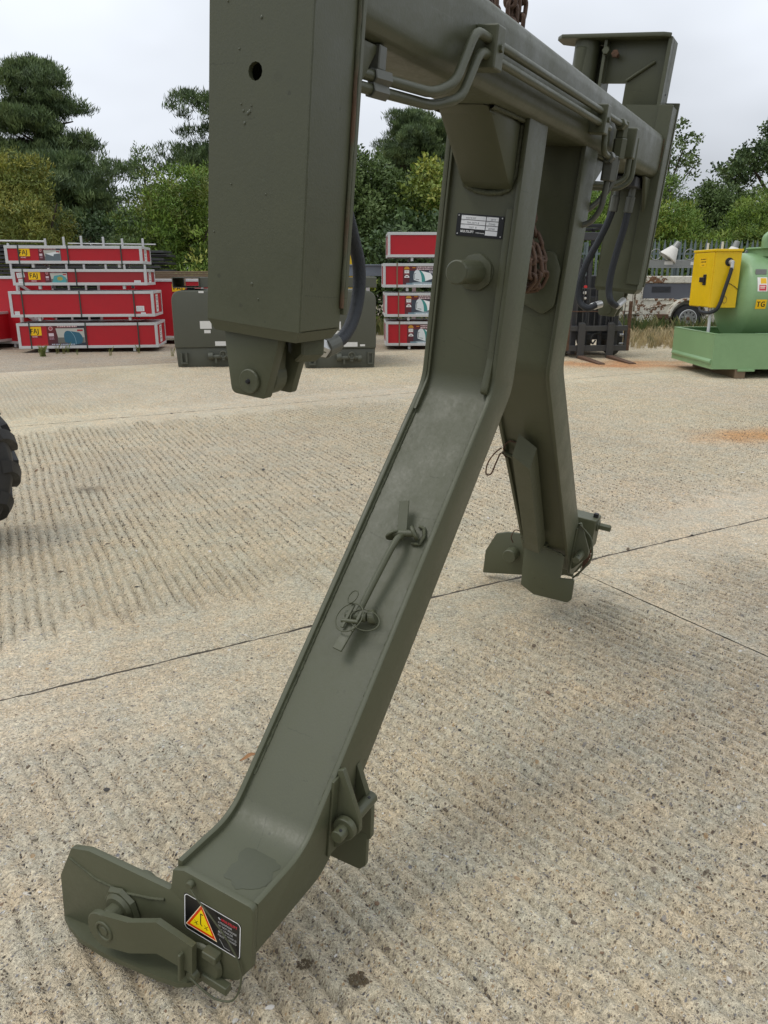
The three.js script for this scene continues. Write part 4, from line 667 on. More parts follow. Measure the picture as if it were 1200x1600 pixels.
// ---------------------------------------------------------------- rusty white lighting trailer
{
  const t = thing('lighting_trailer', 'old white lighting trailer streaked with rust, wheel and lamps showing', 'trailer', [7.66, 0, -20.6], -.04);
  const C = M.chipped;
  mesh('chassis', [lim(-1.75, 1.6, .34, .44, -.25, -.17, .008), lim(-1.75, 1.6, .34, .44, -1.2, -1.12, .008), lim(-1.1, 1.5, .25, .50, -.12, -.06, .01)], C, t);
  mesh('body', [lim(-1.15, 1.5, .44, .82, -1.35, -.05, .015), lim(-1.15, 1.5, 1.22, 1.40, -1.35, -.05, .03), lim(-1.15, -1.0, .82, 1.22, -1.35, -.05, .008), lim(1.35, 1.5, .82, 1.22, -1.35, -.05, .008), lim(-1.0, 1.35, .82, 1.22, -1.33, -.10)], C, t);
  mesh('side_panel', lim(-.99, 1.34, .825, 1.215, -.097, -.075, .004), paint(lin(.10, .108, .13)), t);
  mesh('vent', Array.from({ length: 6 }, (_, i) => lim(-.78, -.30, 1.0 + i * .025, 1.012 + i * .025, -.075, -.066)), M.black, t);
  mesh('corner_post', [lim(-1.44, -1.22, .44, 1.56, -.22, -.06, .01), lim(-1.18, -1.06, .48, 1.40, -.05, -.02, .008)], C, t);
  mesh('door_strap', [lim(-.98, -.2, .80, .845, -.05, -.03, .004), cyl([-.9, .60, -.03], [-.2, .74, -.03], .014)], C, t);
  mesh('drawbar', [lim(-2.5, -1.15, .40, .50, -.75, -.62, .01), lim(-2.2, -1.2, .62, .70, -.35, -.26, .01), lim(-2.0, -1.3, .28, .40, -.3, -.2, .01), cyl([-2.1, .1, -.7], [-2.1, .75, -.7], .035)], C, t);
  mesh('outrigger', [lim(-2.05, -1.2, .46, .52, .02, .08, .008), lim(-1.9, -1.72, .66, .82, -.3, -.2, .01)], C, t);
  const fen = new THREE.Shape(); fen.absarc(0, 0, .50, .12, Math.PI - .12, false); fen.absarc(0, 0, .455, Math.PI - .12, .12, true); const fg = new THREE.ExtrudeGeometry(fen, { depth: .30, bevelEnabled: false, curveSegments: 24 }); fg.translate(.12, .36, -.06);
  mesh('fender', fg, M.chipped, t); mesh('fender_skirt', lim(-.62, -.36, .36, .46, -.05, .2, .008), M.rust, t);
  const W = mesh('wheel', cyl([.12, .355, .0], [.12, .355, .20], .355, .355, 40, .05), M.rubber, t);
  const rim = mesh('rim', [cyl([.12, .355, .17], [.12, .355, .206], .225, .20, 32, .012), cyl([.12, .355, .2], [.12, .355, .215], .10, .09, 24, .01)], M.dullZinc, W);
  mesh('hub', [cyl([.12, .355, .21], [.12, .355, .235], .045, .04, 18, .006)], M.rust, W);
  for (let i = 0; i < 10; i++) { const a = i / 10 * 6.283; mesh('rim_slot', cyl([.12 + Math.cos(a) * .155, .355 + Math.sin(a) * .155, .203], [.12 + Math.cos(a) * .155, .355 + Math.sin(a) * .155, .209], .022, .022, 12), M.black, W); }
  mesh('rim', [(() => { const g = new THREE.TorusGeometry(.215, .014, 8, 40); g.translate(.12, .355, .203); return g; })()], M.galv, W);
  mesh('mast', [lim(-1.3, 2.2, 1.62, 1.80, -.62, -.44, .01), lim(-1.3, 2.2, 1.60, 1.625, -.66, -.40, .004)], M.dullZinc, t);
  mesh('mast_label', [lim(-.42, -.2, 1.68, 1.76, -.439, -.436), lim(.25, .55, 1.67, 1.75, -.439, -.436), lim(-.95, -.85, 1.69, 1.74, -.439, -.436)], M.paper, t);
  mesh('mast_rest', [lim(-1.2, -1.12, 1.4, 1.62, -.6, -.46), lim(1.2, 1.28, 1.4, 1.62, -.6, -.46)], C, t);
  for (const [x, tl] of [[-1.08, .15], [-.22, .6], [1.3, .3]]) {
    const l = mesh('flood_lamp', (() => { const g = new THREE.LatheGeometry([[.0, 0], [.10, .0], [.12, .04], [.24, .28], [.25, .31], [.235, .31], [.0, .30]].map(p => new THREE.Vector2(...p)), 28); g.rotateZ(Math.PI - tl); g.translate(x + .05, 2.10, -.5); return g; })(), M.white, t);
    mesh('lamp_back', (() => { const g = cyl([0, 0, 0], [0, .16, 0], .085, .07, 18, .01); g.rotateZ(-tl); g.translate(x + .05, 2.10, -.5); return g; })(), M.dullZinc, l);
    const y = new THREE.TorusGeometry(.13, .012, 8, 28); y.translate(x + .42, 1.93, -.44); mesh('yoke', y, M.dullZinc, t);
  }
}
// ---------------------------------------------------------------- green bunded fuel tank with yellow cabinet
{
  const t = thing('bunded_tank', 'pale green bunded fuel tank on timber bearers at the right edge', 'tank', [4.68, 0, -11.2], .0), G = M.tankGreen, w = 3.4, d = 1.6, y0 = .13, y1 = .615;
  mesh('bund_wall', [lim(0, w, y0, y1, -.012, 0, .003), lim(0, w, y0, y1, -d, -d + .012, .003), lim(0.0005, .012, y0, y1, -d + .012, -.012), lim(w - .012, w, y0, y1, -d + .012, -.012), lim(.013, w - .013, y0 + .002, y0 + .02, -d + .013, -.013)], G, t);
  mesh('bund_rim', [lim(-.004, w, y1, y1 + .012, -.05, .004, .003), lim(-.004, w, y1, y1 + .012, -d - .004, -d + .05, .003), lim(-.004, .05, y1 + .0005, y1 + .0115, -d + .05, -.05)], G, t);
  mesh('pressed_rib', plateXY([[-.028, .22], [-.028, .24], [0, .27], [0, .19]], -d + .05, -.03, .002), G, t);
  mesh('bearer', [lim(.35, .5, 0, .128, -1.58, .0, .006), lim(2.4, 2.55, 0, .128, -1.58, .0, .006)], M.timber, t);
  mesh('bearer_plate', lim(.38, .62, .10, .131, -.1, .02, .004), G, t);
  // vessel with a dished end facing left
  const R = .62, cx = .95, cy = 1.11, cz = -.80, pr = []; pr.push([0, -.20]); for (let i = 1; i <= 10; i++) { const a = i / 10 * Math.PI / 2; pr.push([R * Math.sin(a) ** .75, -.20 * Math.cos(a) ** 1.2]); } pr.push([R, .03], [R, 2.3], [R - .1, 2.45], [0, 2.5]);
  const vg = new THREE.LatheGeometry(pr.map(p => new THREE.Vector2(Math.max(.0001, p[0]), p[1])), 72); vg.rotateZ(-Math.PI / 2); vg.translate(cx - .38, cy, cz);
  mesh('vessel', vg, G, t);
  mesh('top_hatch', [cyl([cx + .22, cy + R - .06, cz], [cx + .22, cy + R + .06, cz], .46, .46, 40, .01), cyl([cx + .22, cy + R + .05, cz], [cx + .22, cy + R + .075, cz], .50, .50, 40, .008)], G, t);
  mesh('vent_pipe', [hose([[cx - .18, cy + R + .06, cz + .3], [cx - .18, cy + R + .20, cz + .3], [cx - .10, cy + R + .25, cz + .3], [cx - .05, cy + R + .18, cz + .3]], .05, 14, 24), cyl([cx + .08, cy + R + .07, cz + .32], [cx + .08, cy + R + .16, cz + .32], .07, .07, 18, .006), cyl([cx + .30, cy + R - .06, cz + .28], [cx + .30, cy + R + .17, cz + .28], .06, .06, 18, .006)], M.tankGreen, t);
  mesh('saddle', [lim(.75, .95, y0 + .02, cy - R * .8, -1.3, -.3, .005), lim(2.2, 2.4, y0 + .02, cy - R * .8, -1.3, -.3, .005)], G, t);
  mesh('data_plate', [lim(.60, .75, 1.43, 1.50, -.285, -.265)], M.dullZinc, t).position.set(-.02, 0, 0);
  const tagT = canvasTex(128, 220, (c, W, H) => { c.fillStyle = '#e6e2da'; c.fillRect(0, 0, W, H); c.fillStyle = '#e8b51c'; c.fillRect(40, 12, 76, 86); c.fillStyle = '#c93a44'; c.fillRect(22, 116, 92, 92); c.fillStyle = '#f0e6d8'; c.fillRect(34, 134, 66, 12); c.fillRect(34, 160, 60, 12); });
  const dec = (name, tx, x0, x1, ya, yb) => { const g = new THREE.PlaneGeometry(x1 - x0, yb - ya, 4, 6); const p = g.attributes.position; for (let i = 0; i < p.count; i++) { const x = p.getX(i) + (x0 + x1) / 2, y = p.getY(i) + (ya + yb) / 2, dy = (y - cy); p.setXYZ(i, x, y, cz + Math.sqrt(Math.max(.01, R * R - dy * dy)) + .004); } g.computeVertexNormals(); mesh(name, g, std({ map: tx, roughness: .5, side: THREE.DoubleSide }), t, true); };
  dec('warning_label', tagT, .60, .74, 1.20, 1.39);
  dec('yellow_label', canvasTex(160, 150, (c, W, H) => { c.fillStyle = '#f0c000'; c.fillRect(0, 0, W, H); c.fillStyle = '#1c1a08'; c.font = 'bold 116px sans-serif'; c.fillText('TG', 12, 116, W - 24); }), .60, .75, .96, 1.09);
  // yellow cabinet standing on a post inside the bund
  const c = thing('yellow_cabinet', 'yellow two sided dispensing cabinet fixed to the end of the pale green tank', 'cabinet', [4.70, 0, -11.55]);
  const x0 = 0, x1 = .37, z0 = -.78, z1 = 0, yb = .97, yt = 1.74;
  mesh('cabinet_body', lim(x0, x1, yb, yt, z0, z1, .006), M.yellow, c);
  mesh('lid', lim(x0 - .02, x1 + .012, yt, yt + .035, z0 - .01, z1 + .02, .008), M.yellow, c);
  const dr = mesh('door', lim(x0 - .016, x0, yb + .012, yt - .01, z0 + .02, z1 - .012, .004), M.yellow, c);
  mesh('handle', [lim(x0 - .03, x0 - .014, 1.28, 1.43, -.30, -.20, .008), lim(x0 - .045, x0 - .028, 1.32, 1.39, -.40, -.22, .008)], M.black, dr);
  const lab = canvasTex(128, 100, (k, W, H) => { k.fillStyle = '#f0c000'; k.fillRect(0, 0, W, H); smallPrint(k, 14, 12, 100, 2, 28, '#5a4a10'); smallPrint(k, 40, 76, 50, 1, 20, '#6a5a18'); });
  { const g = new THREE.PlaneGeometry(.24, .13); g.rotateY(-Math.PI / 2); g.translate(x0 - .0175, 1.60, -.38); mesh('printed_notice', g, std({ map: lab, roughness: .5 }), dr, true); }
  mesh('filler_cap', [cyl([.20, 1.60, 0], [.20, 1.60, .012], .058, .058, 28, .004)], M.black, c);
  mesh('coupling', [cyl([.215, 1.60, .01], [.225, 1.585, .06], .035, .035, 20, .006), cyl([.225, 1.60, .05], [.225, 1.50, .055], .026, .026, 16, .004)], M.zinc, c);
  mesh('hose', hose([[.225, 1.52, .055], [.20, 1.40, .06], [.16, 1.22, .055], [.125, 1.05, .05], [.09, .95, .03], [.03, .90, -.05], [-.04, .91, -.2], [-.03, .96, -.3]], .026, 12), M.hoseB, c);
  mesh('wire', [hose([[.17, 1.33, .03], [.25, 1.30, .012], [.32, 1.26, .008], [.37, 1.22, .008]], .004, 6)], M.black, c);
  { const g = new THREE.TorusGeometry(.035, .0025, 6, 32); g.scale(.85, 1.3, 1); g.translate(.20, 1.08, .003); mesh('knockout_ring', g, M.timber, c); }
  mesh('support_pole', cyl([.06, .15, -.1], [.06, .98, -.1], .022, .022, 18), M.galv, c);
  mesh('top_stud', [cyl([.05, yt + .03, -.45], [.05, yt + .13, -.45], .016), cyl([.16, yt + .03, -.2], [.16, yt + .14, -.2], .016)], M.galv, c);
}
// ---------------------------------------------------------------- palisade fence
{
  const f = thing('palisade_fence', 'grey green steel palisade fence with pointed pales along the hedge', 'fence', [6.0, 0, -24.2], .03), pm = paint(lin(.15, .19, .19));
  const shp = poly([[-.035, 0], [.035, 0], [.035, 2.28], [.0, 2.44], [-.035, 2.28]]); const pg = boxUV(clean(ext(shp, .012, 0))), pg2 = (() => { const g = pg.clone(); g.scale(1, .995, 1); return g; })();
  for (let i = 0; i < 84; i++) { const m = new THREE.Mesh(i % 2 ? pg : pg2, pm); m.name = 'pale'; m.position.set(i * .155, (hash3(i, 1, 1) - .5) * .02, 0); m.rotation.z = (hash3(i, 2, 2) - .5) * .02; m.castShadow = m.receiveShadow = true; f.add(m); }
  mesh('rail', lim(-.2, 13.1, 2.0, 2.06, -.05, -.004), pm, f); mesh('rail', lim(-.2, 13.1, .4, .46, -.05, -.004), pm, f);
  for (let i = 0; i < 5; i++) mesh('post', lim(i * 2.75 - .05, i * 2.75 + .05, 0, 2.35, -.16, -.055), pm, f);
}
// ---------------------------------------------------------------- big tyre at the left edge
{
  const t = thing('tyre_wheel', 'large black tyre with chunky worn tread lugs cut off by the left edge', 'tyre', [-2.47, .455, -3.95], -.50);
  t.rotation.set(0, -.95, 0, 'YXZ');                                         // axle along local x
  const R = .47, w = .23, prof = [[.25, -.17], [.30, -.205], [.38, -.225], [.43, -.21], [R - .02, -.17], [R, -.08], [R + .004, 0], [R, .08], [R - .02, .17], [.43, .21], [.38, .225], [.30, .205], [.25, .17]];
  const g = new THREE.LatheGeometry(prof.map(p => new THREE.Vector2(...p)), 80); g.rotateZ(-Math.PI / 2);
  mesh('tyre', g, M.rubber, t); mesh('rim', [cyl([-.15, 0, 0], [.15, 0, 0], .262, .262, 40, .01), cyl([-.17, 0, 0], [.17, 0, 0], .09, .09, 24, .01)], M.steelDark, t);
  const N = 15;
  for (let i = 0; i < N; i++) for (const s of [-1, 1]) {
    const pos = [], idx = [], K = 7, a0 = (i + (s > 0 ? .5 : 0)) / N * Math.PI * 2;
    for (let k = 0; k <= K; k++) {
      const u = k / K, x = s * (.005 + u * .225), base = R + .004 - .02 * sstep(.35, .75, u) - .045 * sstep(.75, 1, u), top = base + .040 - .012 * u, aa = a0 + .30 * u ** 1.2, hw = .052 + .03 * u;
      for (const [r, da] of [[base - .02, -hw * 1.15], [top, -hw * .85], [top, hw * .85], [base - .02, hw * 1.15]]) pos.push(x, Math.cos(aa + da) * r, Math.sin(aa + da) * r);
    }
    for (let k = 0; k < K; k++) for (let q = 0; q < 3; q++) { const p = k * 4 + q; idx.push(p, p + 1, p + 4, p + 1, p + 5, p + 4); }
    idx.push(0, 1, 2, 0, 2, 3); const e = K * 4; idx.push(e, e + 2, e + 1, e, e + 3, e + 2);
    const lg = new THREE.BufferGeometry(); lg.setAttribute('position', new THREE.Float32BufferAttribute(pos, 3)); lg.setIndex(idx); mesh('tread_lug', toCreasedNormals(lg, .4), M.rubber, t);
  }
}
// ---------------------------------------------------------------- bits on the ground
{
  const lf = thing('fallen_leaf', 'curled dry brown leaf on the concrete beside the near leg', 'leaf', [-.412, .010, -2.045], .5);
  const g = new THREE.PlaneGeometry(.062, .018, 12, 4), p = g.attributes.position; for (let i = 0; i < p.count; i++) { const x = p.getX(i) / .031; p.setXYZ(i, p.getX(i), p.getY(i) * (1 - x * x * .85) + .004 * Math.sin(x * 3), .006 * Math.cos(x * 2.2) + 30 * p.getY(i) ** 2); } g.rotateX(-Math.PI / 2); g.computeVertexNormals(); mesh('blade', g, std({ color: lin(.30, .15, .06), roughness: .8, side: THREE.DoubleSide }), lf); mesh('stalk', hose([[.03, .003, 0], [.045, .006, .004], [.058, .002, .002]], .0012, 5, 12), M.bark, lf);
  const rn = rng(91), mud = paint(lin(.075, .052, .022), { roughness: .9 });
  const clod = (x, z, r, label) => { const gs = []; for (let i = 0; i < 70; i++) { const g = new THREE.IcosahedronGeometry(r * (.06 + .2 * rn() * rn()), 1), p = g.attributes.position; for (let k = 0; k < p.count; k++) { const q = .75 + .5 * hash3(Math.round(p.getX(k) * 9e3), Math.round(p.getY(k) * 9e3), Math.round(p.getZ(k) * 9e3)); p.setXYZ(k, p.getX(k) * q, p.getY(k) * q * .45, p.getZ(k) * q); } const a = rn() * 6.28, d = r * Math.sqrt(rn()) * .9; g.translate(Math.cos(a) * d * 1.1, r * .06, Math.sin(a) * d * .8); g.computeVertexNormals(); gs.push(g); } const m = mesh('dirt_clod', gs, mud, scene); m.position.set(x, 0, z); tag(m, label, 'dirt'); };
  clod(-0.051, -1.274, .022, 'brown crumbled dirt clod on the concrete, nearest the bottom of the photo');
  clod(-0.172, -1.309, .017, 'darker flat dirt clod between the near foot and the larger clod');
}
// ---------------------------------------------------------------- trees, bushes, grass
function leafClump(n, R, size, wid, seed, up) {
  const rn = rng(seed), pos = [], nor = [];
  for (let i = 0; i < n; i++) {
    const d = V3(rn() - .5, rn() - .5, rn() - .5).normalize(), c = d.clone().multiplyScalar(R * Math.pow(rn(), .5)); c.y *= .8;
    const dir = V3(rn() - .5, (rn() - .5) + up, rn() - .5).addScaledVector(d, .5).normalize(), sd = V3(rn() - .5, rn() - .5, rn() - .5).cross(dir).normalize(), L = size * (.7 + .6 * rn()), W = L * wid;
    const a = c.clone().addScaledVector(dir, -L / 2), b = c.clone().addScaledVector(dir, L / 2), e = c.clone().addScaledVector(sd, W / 2), f = c.clone().addScaledVector(sd, -W / 2), nn = dir.clone().cross(sd).normalize();
    e.addScaledVector(nn, W * .18); f.addScaledVector(nn, W * .18);
    for (const q of [a, e, b, a, b, f]) pos.push(q.x, q.y, q.z);
  }
  const g = new THREE.BufferGeometry(); g.setAttribute('position', new THREE.Float32BufferAttribute(pos, 3)); g.computeVertexNormals(); return g;
}
const leafM = std({ color: 0xffffff, roughness: .62, side: THREE.DoubleSide });
const CL = { broad: [1, 2, 3].map(s => leafClump(40, .31, .105, .62, s, .25)), fine: [4, 5].map(s => leafClump(50, .29, .10, .36, s, .5)), pine: [6, 7].map(s => leafClump(46, .25, .22, .12, s, 1.1)), big: [8, 9].map(s => leafClump(34, .33, .13, .66, s, .1)) };
function plant(name, label, cat, pos, lobes, kind, cols, o = {}) {
  const t = thing(name, label, cat, pos, 0, o.group), rn = rng(o.seed || 1), types = CL[kind], items = types.map(() => []);
  const dens = o.dens || 9, cs = o.cs || 1;
  for (const [lx, ly, lz, rx, ry, rz] of lobes) {
    const n = Math.round(dens * 4 * Math.pow(((rx * ry) ** 1.6 + (rx * rz) ** 1.6 + (ry * rz) ** 1.6) / 3, 1 / 1.6) / (cs * cs));
    for (let i = 0; i < n; i++) {
      const d = V3(rn() - .5, rn() - .5, rn() - .5).normalize(); if (d.y < -.35 && rn() < .6) d.y *= -1;
      const bump = .78 + .55 * (fbm(d.x * 2.2 + lx, d.y * 2.2 + ly, d.z * 2.2 + lz, 3) - .25), k = bump * (rn() < .72 ? .86 + .2 * rn() : .35 + .5 * rn());
      const p = V3(lx + d.x * rx * k, ly + d.y * ry * k, lz + d.z * rz * k); if (p.y < .05) continue;
      items[Math.floor(rn() * types.length)].push([p, cs * (.7 + .7 * rn()), rn()]);
    }
  }
  const m4 = new THREE.Matrix4(), q = new THREE.Quaternion(), c = new THREE.Color();
  items.forEach((list, k) => {
    const im = new THREE.InstancedMesh(types[k], leafM, list.length); im.name = 'crown'; im.userData.kind = 'stuff'; im.castShadow = im.receiveShadow = true;
    list.forEach(([p, s, r], i) => {
      q.setFromEuler(new THREE.Euler((rn() - .5) * .7, rn() * 6.28, (rn() - .5) * .7)); im.setMatrixAt(i, m4.compose(p, q, V3(s, s * (kind === 'pine' ? .75 : 1), s)));
      const a = cols[Math.floor(r * cols.length) % cols.length], n = .80 + .40 * fbm(p.x * .8 + pos[0], p.y * .8, p.z * .8, 3), v = .8 + .4 * rn(); c.setRGB(a[0] * n * v * 1.7, a[1] * n * v * 1.7, a[2] * n * v * 1.5); im.setColorAt(i, c);
    });
    t.add(im);
  });
  if (o.trunk) mesh('trunk', o.trunk.map(([a, b, r0, r1]) => cyl(a, b, r0, r1, 12)), M.bark, t);
  return t;
}
const around = (seed, n, R, y0, y1, r0, r1, sh = 1) => { const rn = rng(seed), L = []; for (let i = 0; i < n; i++) { const f = (i + .5) / n, a = rn() * 6.28, y = y0 + (y1 - y0) * f, k = R * Math.sqrt(Math.max(0, 1 - Math.pow(f, 2.2) * .8)) * sh * Math.sqrt(rn()), r = (r0 + (r1 - r0) * rn()) * (1 - .35 * f); L.push([Math.cos(a) * k, y, Math.sin(a) * k, r * 1.1, r * .9, r]); } return L; };
const G1 = [[.085, .135, .018], [.065, .11, .018], [.115, .165, .022]], G2 = [[.13, .15, .022], [.16, .17, .03], [.10, .13, .02]], G3 = [[.035, .062, .018], [.045, .075, .022], [.03, .052, .02]], GP = [[.055, .085, .030], [.075, .105, .036], [.042, .066, .028]], GY = [[.115, .125, .020], [.09, .11, .020], [.145, .14, .024]], GO = [[.055, .085, .022], [.07, .10, .03], [.045, .072, .02]];
{
  // pines: layered plates of foliage on limbs
  const pine = (label, pos, H, seed, spec, lean = 0) => {
    const rn = rng(seed), lobes = [], tr = [[[0, 0, 0], [lean * H * .5, H * .5, 0], .30, .22], [[lean * H * .5, H * .5, 0], [lean * H, H * .97, 0], .22, .05]];
    for (const [y, R, n] of spec) for (let i = 0; i < n; i++) {
      const a = rn() * 6.283, L = R * (.4 + .72 * rn()), bx0 = lean * y, e = [bx0 + Math.cos(a) * L, y + L * .22 * (rn() - .1), Math.sin(a) * L]; tr.push([[bx0, y - .35, 0], [bx0 + (e[0] - bx0) * .7, y - .1 + (e[1] - y) * .7, e[2] * .7], .075, .022]);
      for (let k = 0; k < 3; k++) { const f = .45 + k * .26 + rn() * .1, s = .34 + .32 * rn(); lobes.push([bx0 + (e[0] - bx0) * f + (rn() - .5) * .5, y + (e[1] - y) * f + .15 + rn() * .3, e[2] * f + (rn() - .5) * .5, s * 1.5, s * .72, s * 1.3]); }
    }
    return plant('pine_tree', label, 'tree', pos, lobes, 'pine', GP, { seed, trunk: tr, dens: 11 });
  };
  pine('tall dark pine at the left edge rising above the yellowish bush', [-13.5, 0, -34], 9.0, 101, [[3.9, 2.8, 7], [4.5, 2.9, 7], [5.2, 2.7, 7], [5.9, 2.3, 7], [6.6, 1.9, 6], [7.4, 1.5, 6], [8.1, 1.1, 5], [8.7, .6, 5]]);
  pine('dark pine cut off by the left edge of the photo', [-17.3, 0, -35], 9.6, 151, [[4, 3.0, 6], [5.2, 2.8, 6], [6.4, 2.4, 6], [7.6, 1.8, 6], [8.6, 1.2, 5], [9.4, .6, 4]]);
  pine('lower dark pine with drooping limbs to the right of the tall left pine', [-11.6, 0, -31], 5.2, 131, [[3.0, 1.8, 6], [3.7, 2.0, 6], [4.3, 1.6, 5], [4.9, .9, 4]]);
  pine('dark pine half hidden behind the near post', [-4.9, 0, -32], 8.4, 111, [[3.4, 3.2, 9], [4.0, 3.6, 9], [4.7, 3.6, 9], [5.4, 3.1, 9], [6.1, 2.6, 8], [6.9, 2.3, 8], [7.6, 1.8, 7], [8.2, 1.0, 5]]);
  pine('lone rounded pine framed between the near post and the near leg', [1.3, 0, -42], 8.6, 121, [[5.4, 1.8, 7], [6.0, 2.1, 8], [6.6, 2.0, 9], [7.2, 1.7, 8], [7.8, 1.2, 8], [8.3, .7, 6]], .03);
  const bush = (label, pos, R, H, kind, cols, seed, n = 14, o = {}) => plant('bush', label, 'bush', pos, around(seed, n, R * .7, H * .12, H * .86, R * .42, R * .62), kind, cols, { seed, dens: 13, trunk: [[[0, 0, 0], [.1, H * .5, 0], .09, .05], [[0, H * .2, 0], [R * .4, H * .7, .1], .05, .02], [[0, H * .2, 0], [-R * .4, H * .7, -.1], .05, .02]], ...o });
  bush('large olive yellow bush above the left end of the sheet pile', [-10.6, 0, -24.5], 2.5, 4.9, 'fine', GY, 201, 20);
  bush('dark green shrub between the yellowish bush and the slim pointed tree', [-8.3, 0, -25.5], 1.8, 3.3, 'broad', G3, 202);
  plant('slim_tree', 'slim feathery pointed tree between two pines left of the near post', 'tree', [-7.7, 0, -27], [[0, 1.4, 0, 1.2, 1.3, 1.2], [.1, 2.6, 0, .95, 1.0, .95], [-.1, 3.5, 0, .7, .8, .7], [.1, 4.3, 0, .45, .7, .45], [0, 4.9, 0, .22, .5, .22], [.6, 3.9, 0, .3, .4, .3], [-.6, 3.6, .2, .35, .4, .3]], 'fine', GO, { seed: 203, dens: 12, trunk: [[[0, 0, 0], [0, 5, 0], .09, .015]] });
  bush('bright mid green bush right of the slim pointed tree', [-5.6, 0, -23.2], 2.1, 4.5, 'fine', [...G1, GY[1]], 204, 18);
  bush('low dense green bush behind the tallest sheets', [-7.2, 0, -22.5], 1.6, 2.6, 'fine', GO, 205);
  bush('dull green bush directly behind the near post', [-3.2, 0, -24], 2.0, 3.9, 'broad', G3, 206);
  bush('deep green rounded bush below the lone pine', [-.4, 0, -25], 2.4, 5.0, 'broad', GO, 207, 20);
  bush('yellow green bush against the near leg', [2.0, 0, -24.5], 2.1, 4.8, 'broad', [...G2, G1[0]], 208, 18);
  bush('dark leafy shrub above the plain unprinted crate', [.9, 0, -22], 1.6, 3.1, 'big', G3, 209);
  bush('small yellow green shrub above the dark tank', [-.9, 0, -20.6], .8, 2.0, 'broad', G2, 210, 8);
  bush('bright weedy shrub behind the tall red crate with yellow label', [-4.2, 0, -20.6], 1.2, 2.3, 'fine', [...G2, ...G1], 211, 12);
  bush('dark hedge bush between the two legs', [4.6, 0, -26], 2.1, 4.4, 'broad', G1, 212, 18);
  bush('leafy green hedge bush beside the far post', [7.2, 0, -28], 2.2, 4.2, 'fine', G1, 213, 18);
  bush('bright green hedge bush above the lighting trailer', [9.7, 0, -27.6], 2.1, 3.75, 'fine', [...G1, G2[0]], 214, 20);
  bush('lush green hedge bush above the yellow cabinet', [12.1, 0, -27.6], 2.1, 3.9, 'fine', [...G1, G2[2]], 215, 20);
  bush('hedge bush at the right edge above the green tank', [14.6, 0, -27.8], 2.2, 4.5, 'fine', [...G1, G2[2]], 216, 20);
  bush('taller olive bush behind the hedge beside the far post', [10.6, 0, -33], 2.4, 5.4, 'fine', [...GO, G1[0]], 217, 20);
  bush('greyish green bush behind the middle of the right hedge', [13.6, 0, -33], 2.3, 5.2, 'broad', [...GO], 218, 20);
  bush('tall leafy bush behind the right end of the hedge', [16.6, 0, -33], 2.4, 5.8, 'fine', G1, 219, 20);
  bush('dull green bush left of the taller olive bush', [7.6, 0, -33], 2.3, 5.2, 'broad', GO, 220, 16);
  plant('sparse_tree', 'sparse open tree with sky showing through beside the far post', 'tree', [13.5, 0, -40], [[0, 6.2, 0, 1.5, .8, 1.2], [-.7, 7.0, 0, .9, .6, .8], [.6, 7.2, .2, 1.0, .6, .8], [.1, 7.9, 0, .7, .45, .6], [1.2, 6.4, 0, .6, .5, .6], [-1.3, 6.6, 0, .6, .5, .6]], 'big', GO, { seed: 230, dens: 3.4, trunk: [[[0, 0, 0], [0, 5, 0], .16, .1], [[0, 5, 0], [-.8, 7.2, 0], .07, .02], [[0, 5, 0], [.7, 7.4, .1], .07, .02], [[0, 5.2, 0], [.1, 8, 0], .06, .015], [[0, 5, 0], [1.3, 6.4, 0], .05, .015]] });
  plant('oak_tree', 'dense dark oak at the top right edge', 'tree', [17.8, 0, -38], [[0, 5.6, 0, 2.3, 1.6, 2], [-1.2, 6.3, .4, 1.2, .8, 1.1], [.6, 7.0, 0, 1.4, 1.1, 1.2], [-.3, 7.2, .3, .9, .7, .8], [1.4, 7.4, 0, 1.1, .9, 1], [.5, 8.1, 0, .8, .5, .7], [-2.2, 5.6, .2, .9, .8, .8], [2.4, 6.0, 0, 1.3, 1.2, 1.2]], 'big', G3.concat(GO), { seed: 231, dens: 10, trunk: [[[0, 0, 0], [0, 5, 0], .25, .18], [[0, 4.6, 0], [-1.4, 6.4, 0], .1, .03], [[0, 4.6, 0], [1.2, 7, 0], .1, .03]] });
  const far = plant('far_wood', 'dark continuous wood beyond the nearer bushes', 'trees', [0, 0, -46], Array.from({ length: 46 }, (_, i) => [-34 + i * 1.6, 1.6 + 1.9 * hash3(i, 3, 3), (hash3(i, 5, 5) - .5) * 2, 2.0, 2.2 + hash3(i, 8, 8), 1.6]), 'big', G3, { seed: 240, dens: 6, cs: 1.25 }); far.userData.kind = 'stuff';
}
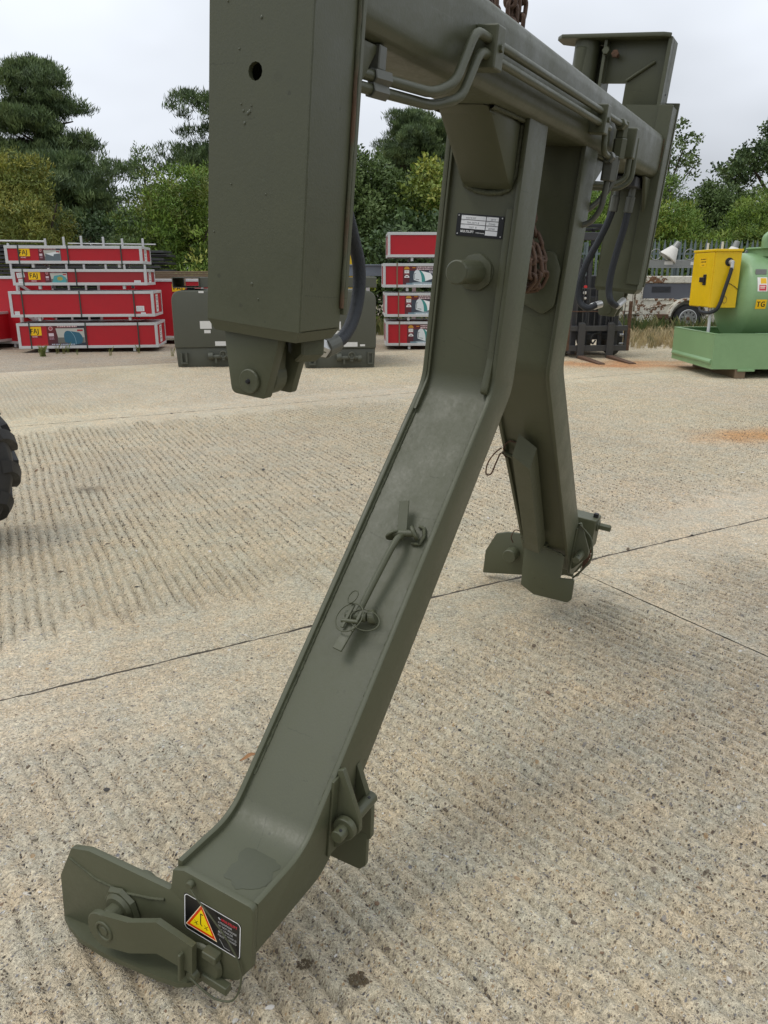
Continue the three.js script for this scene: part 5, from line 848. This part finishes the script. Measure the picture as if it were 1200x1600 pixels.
{ // dry grass and weeds
  const rn = rng(303), pos = []; for (let i = 0; i < 9; i++) { const a = rn() * 6.28, L = .10 + .16 * rn(), x = (rn() - .5) * .07, z = (rn() - .5) * .07, dx = Math.cos(a) * L * .5 * rn(), dz = Math.sin(a) * L * .5 * rn(), w = .005; pos.push(x - w, 0, z, x + w, 0, z, x + dx * .5, L * .7, z + dz * .5, x + w, 0, z, x + dx, L, z + dz, x + dx * .5 - w, L * .7, z + dz * .5); }
  const g = new THREE.BufferGeometry(); g.setAttribute('position', new THREE.Float32BufferAttribute(pos, 3)); g.computeVertexNormals();
  const patch = (name, label, n, fn, cols) => { const im = new THREE.InstancedMesh(g, leafM, n), m = new THREE.Matrix4(), q = new THREE.Quaternion(), c = new THREE.Color(); for (let i = 0; i < n; i++) { const [x, z, s] = fn(); q.setFromEuler(new THREE.Euler(0, rn() * 6.28, 0)); im.setMatrixAt(i, m.compose(V3(x, -.05 + .045, z), q, V3(s, s, s))); const a = cols[Math.floor(rn() * cols.length)], v = .7 + .6 * rn(); im.setColorAt(i, c.setRGB(a[0] * v, a[1] * v, a[2] * v)); } im.name = numbered(name); im.castShadow = im.receiveShadow = true; tag(im, label, 'grass', null, 'stuff'); scene.add(im); };
  const dry = [[.42, .33, .17], [.34, .26, .12], [.5, .41, .24], [.46, .38, .22], [.22, .2, .09]];
  patch('dry_grass', 'straw coloured dry grass around the wheel of the lighting trailer', 5200, () => { const u = rn(), z = -15.9 - 9 * u; return [4.6 + u * 1.8 + rn() * 9, z, .5 + .7 * rn()]; }, dry);
  patch('verge_grass', 'rough green grass verge along the foot of the bushes', 5200, () => [-13 + 33 * rn(), -19.6 - 7 * rn() * rn() - (rn() < .3 ? 1 : 0), .7 + 1.5 * rn()], [[.09, .13, .03], [.14, .15, .04], [.2, .18, .07], [.06, .10, .02]]);
  patch('joint_weeds', 'thin weeds growing at the edge of the concrete before the left crates', 26, () => { const a = rn(); return [-6.25 + .06 * (rn() - .5) + (a < .5 ? 0 : 3 * rn()), -14.4 + (a < .5 ? 0 : -.8 * rn()), .5 + .5 * rn()]; }, [[.14, .18, .04], [.2, .2, .06]]);
}
camera.updateMatrixWorld(true);
renderer.render(scene, camera);
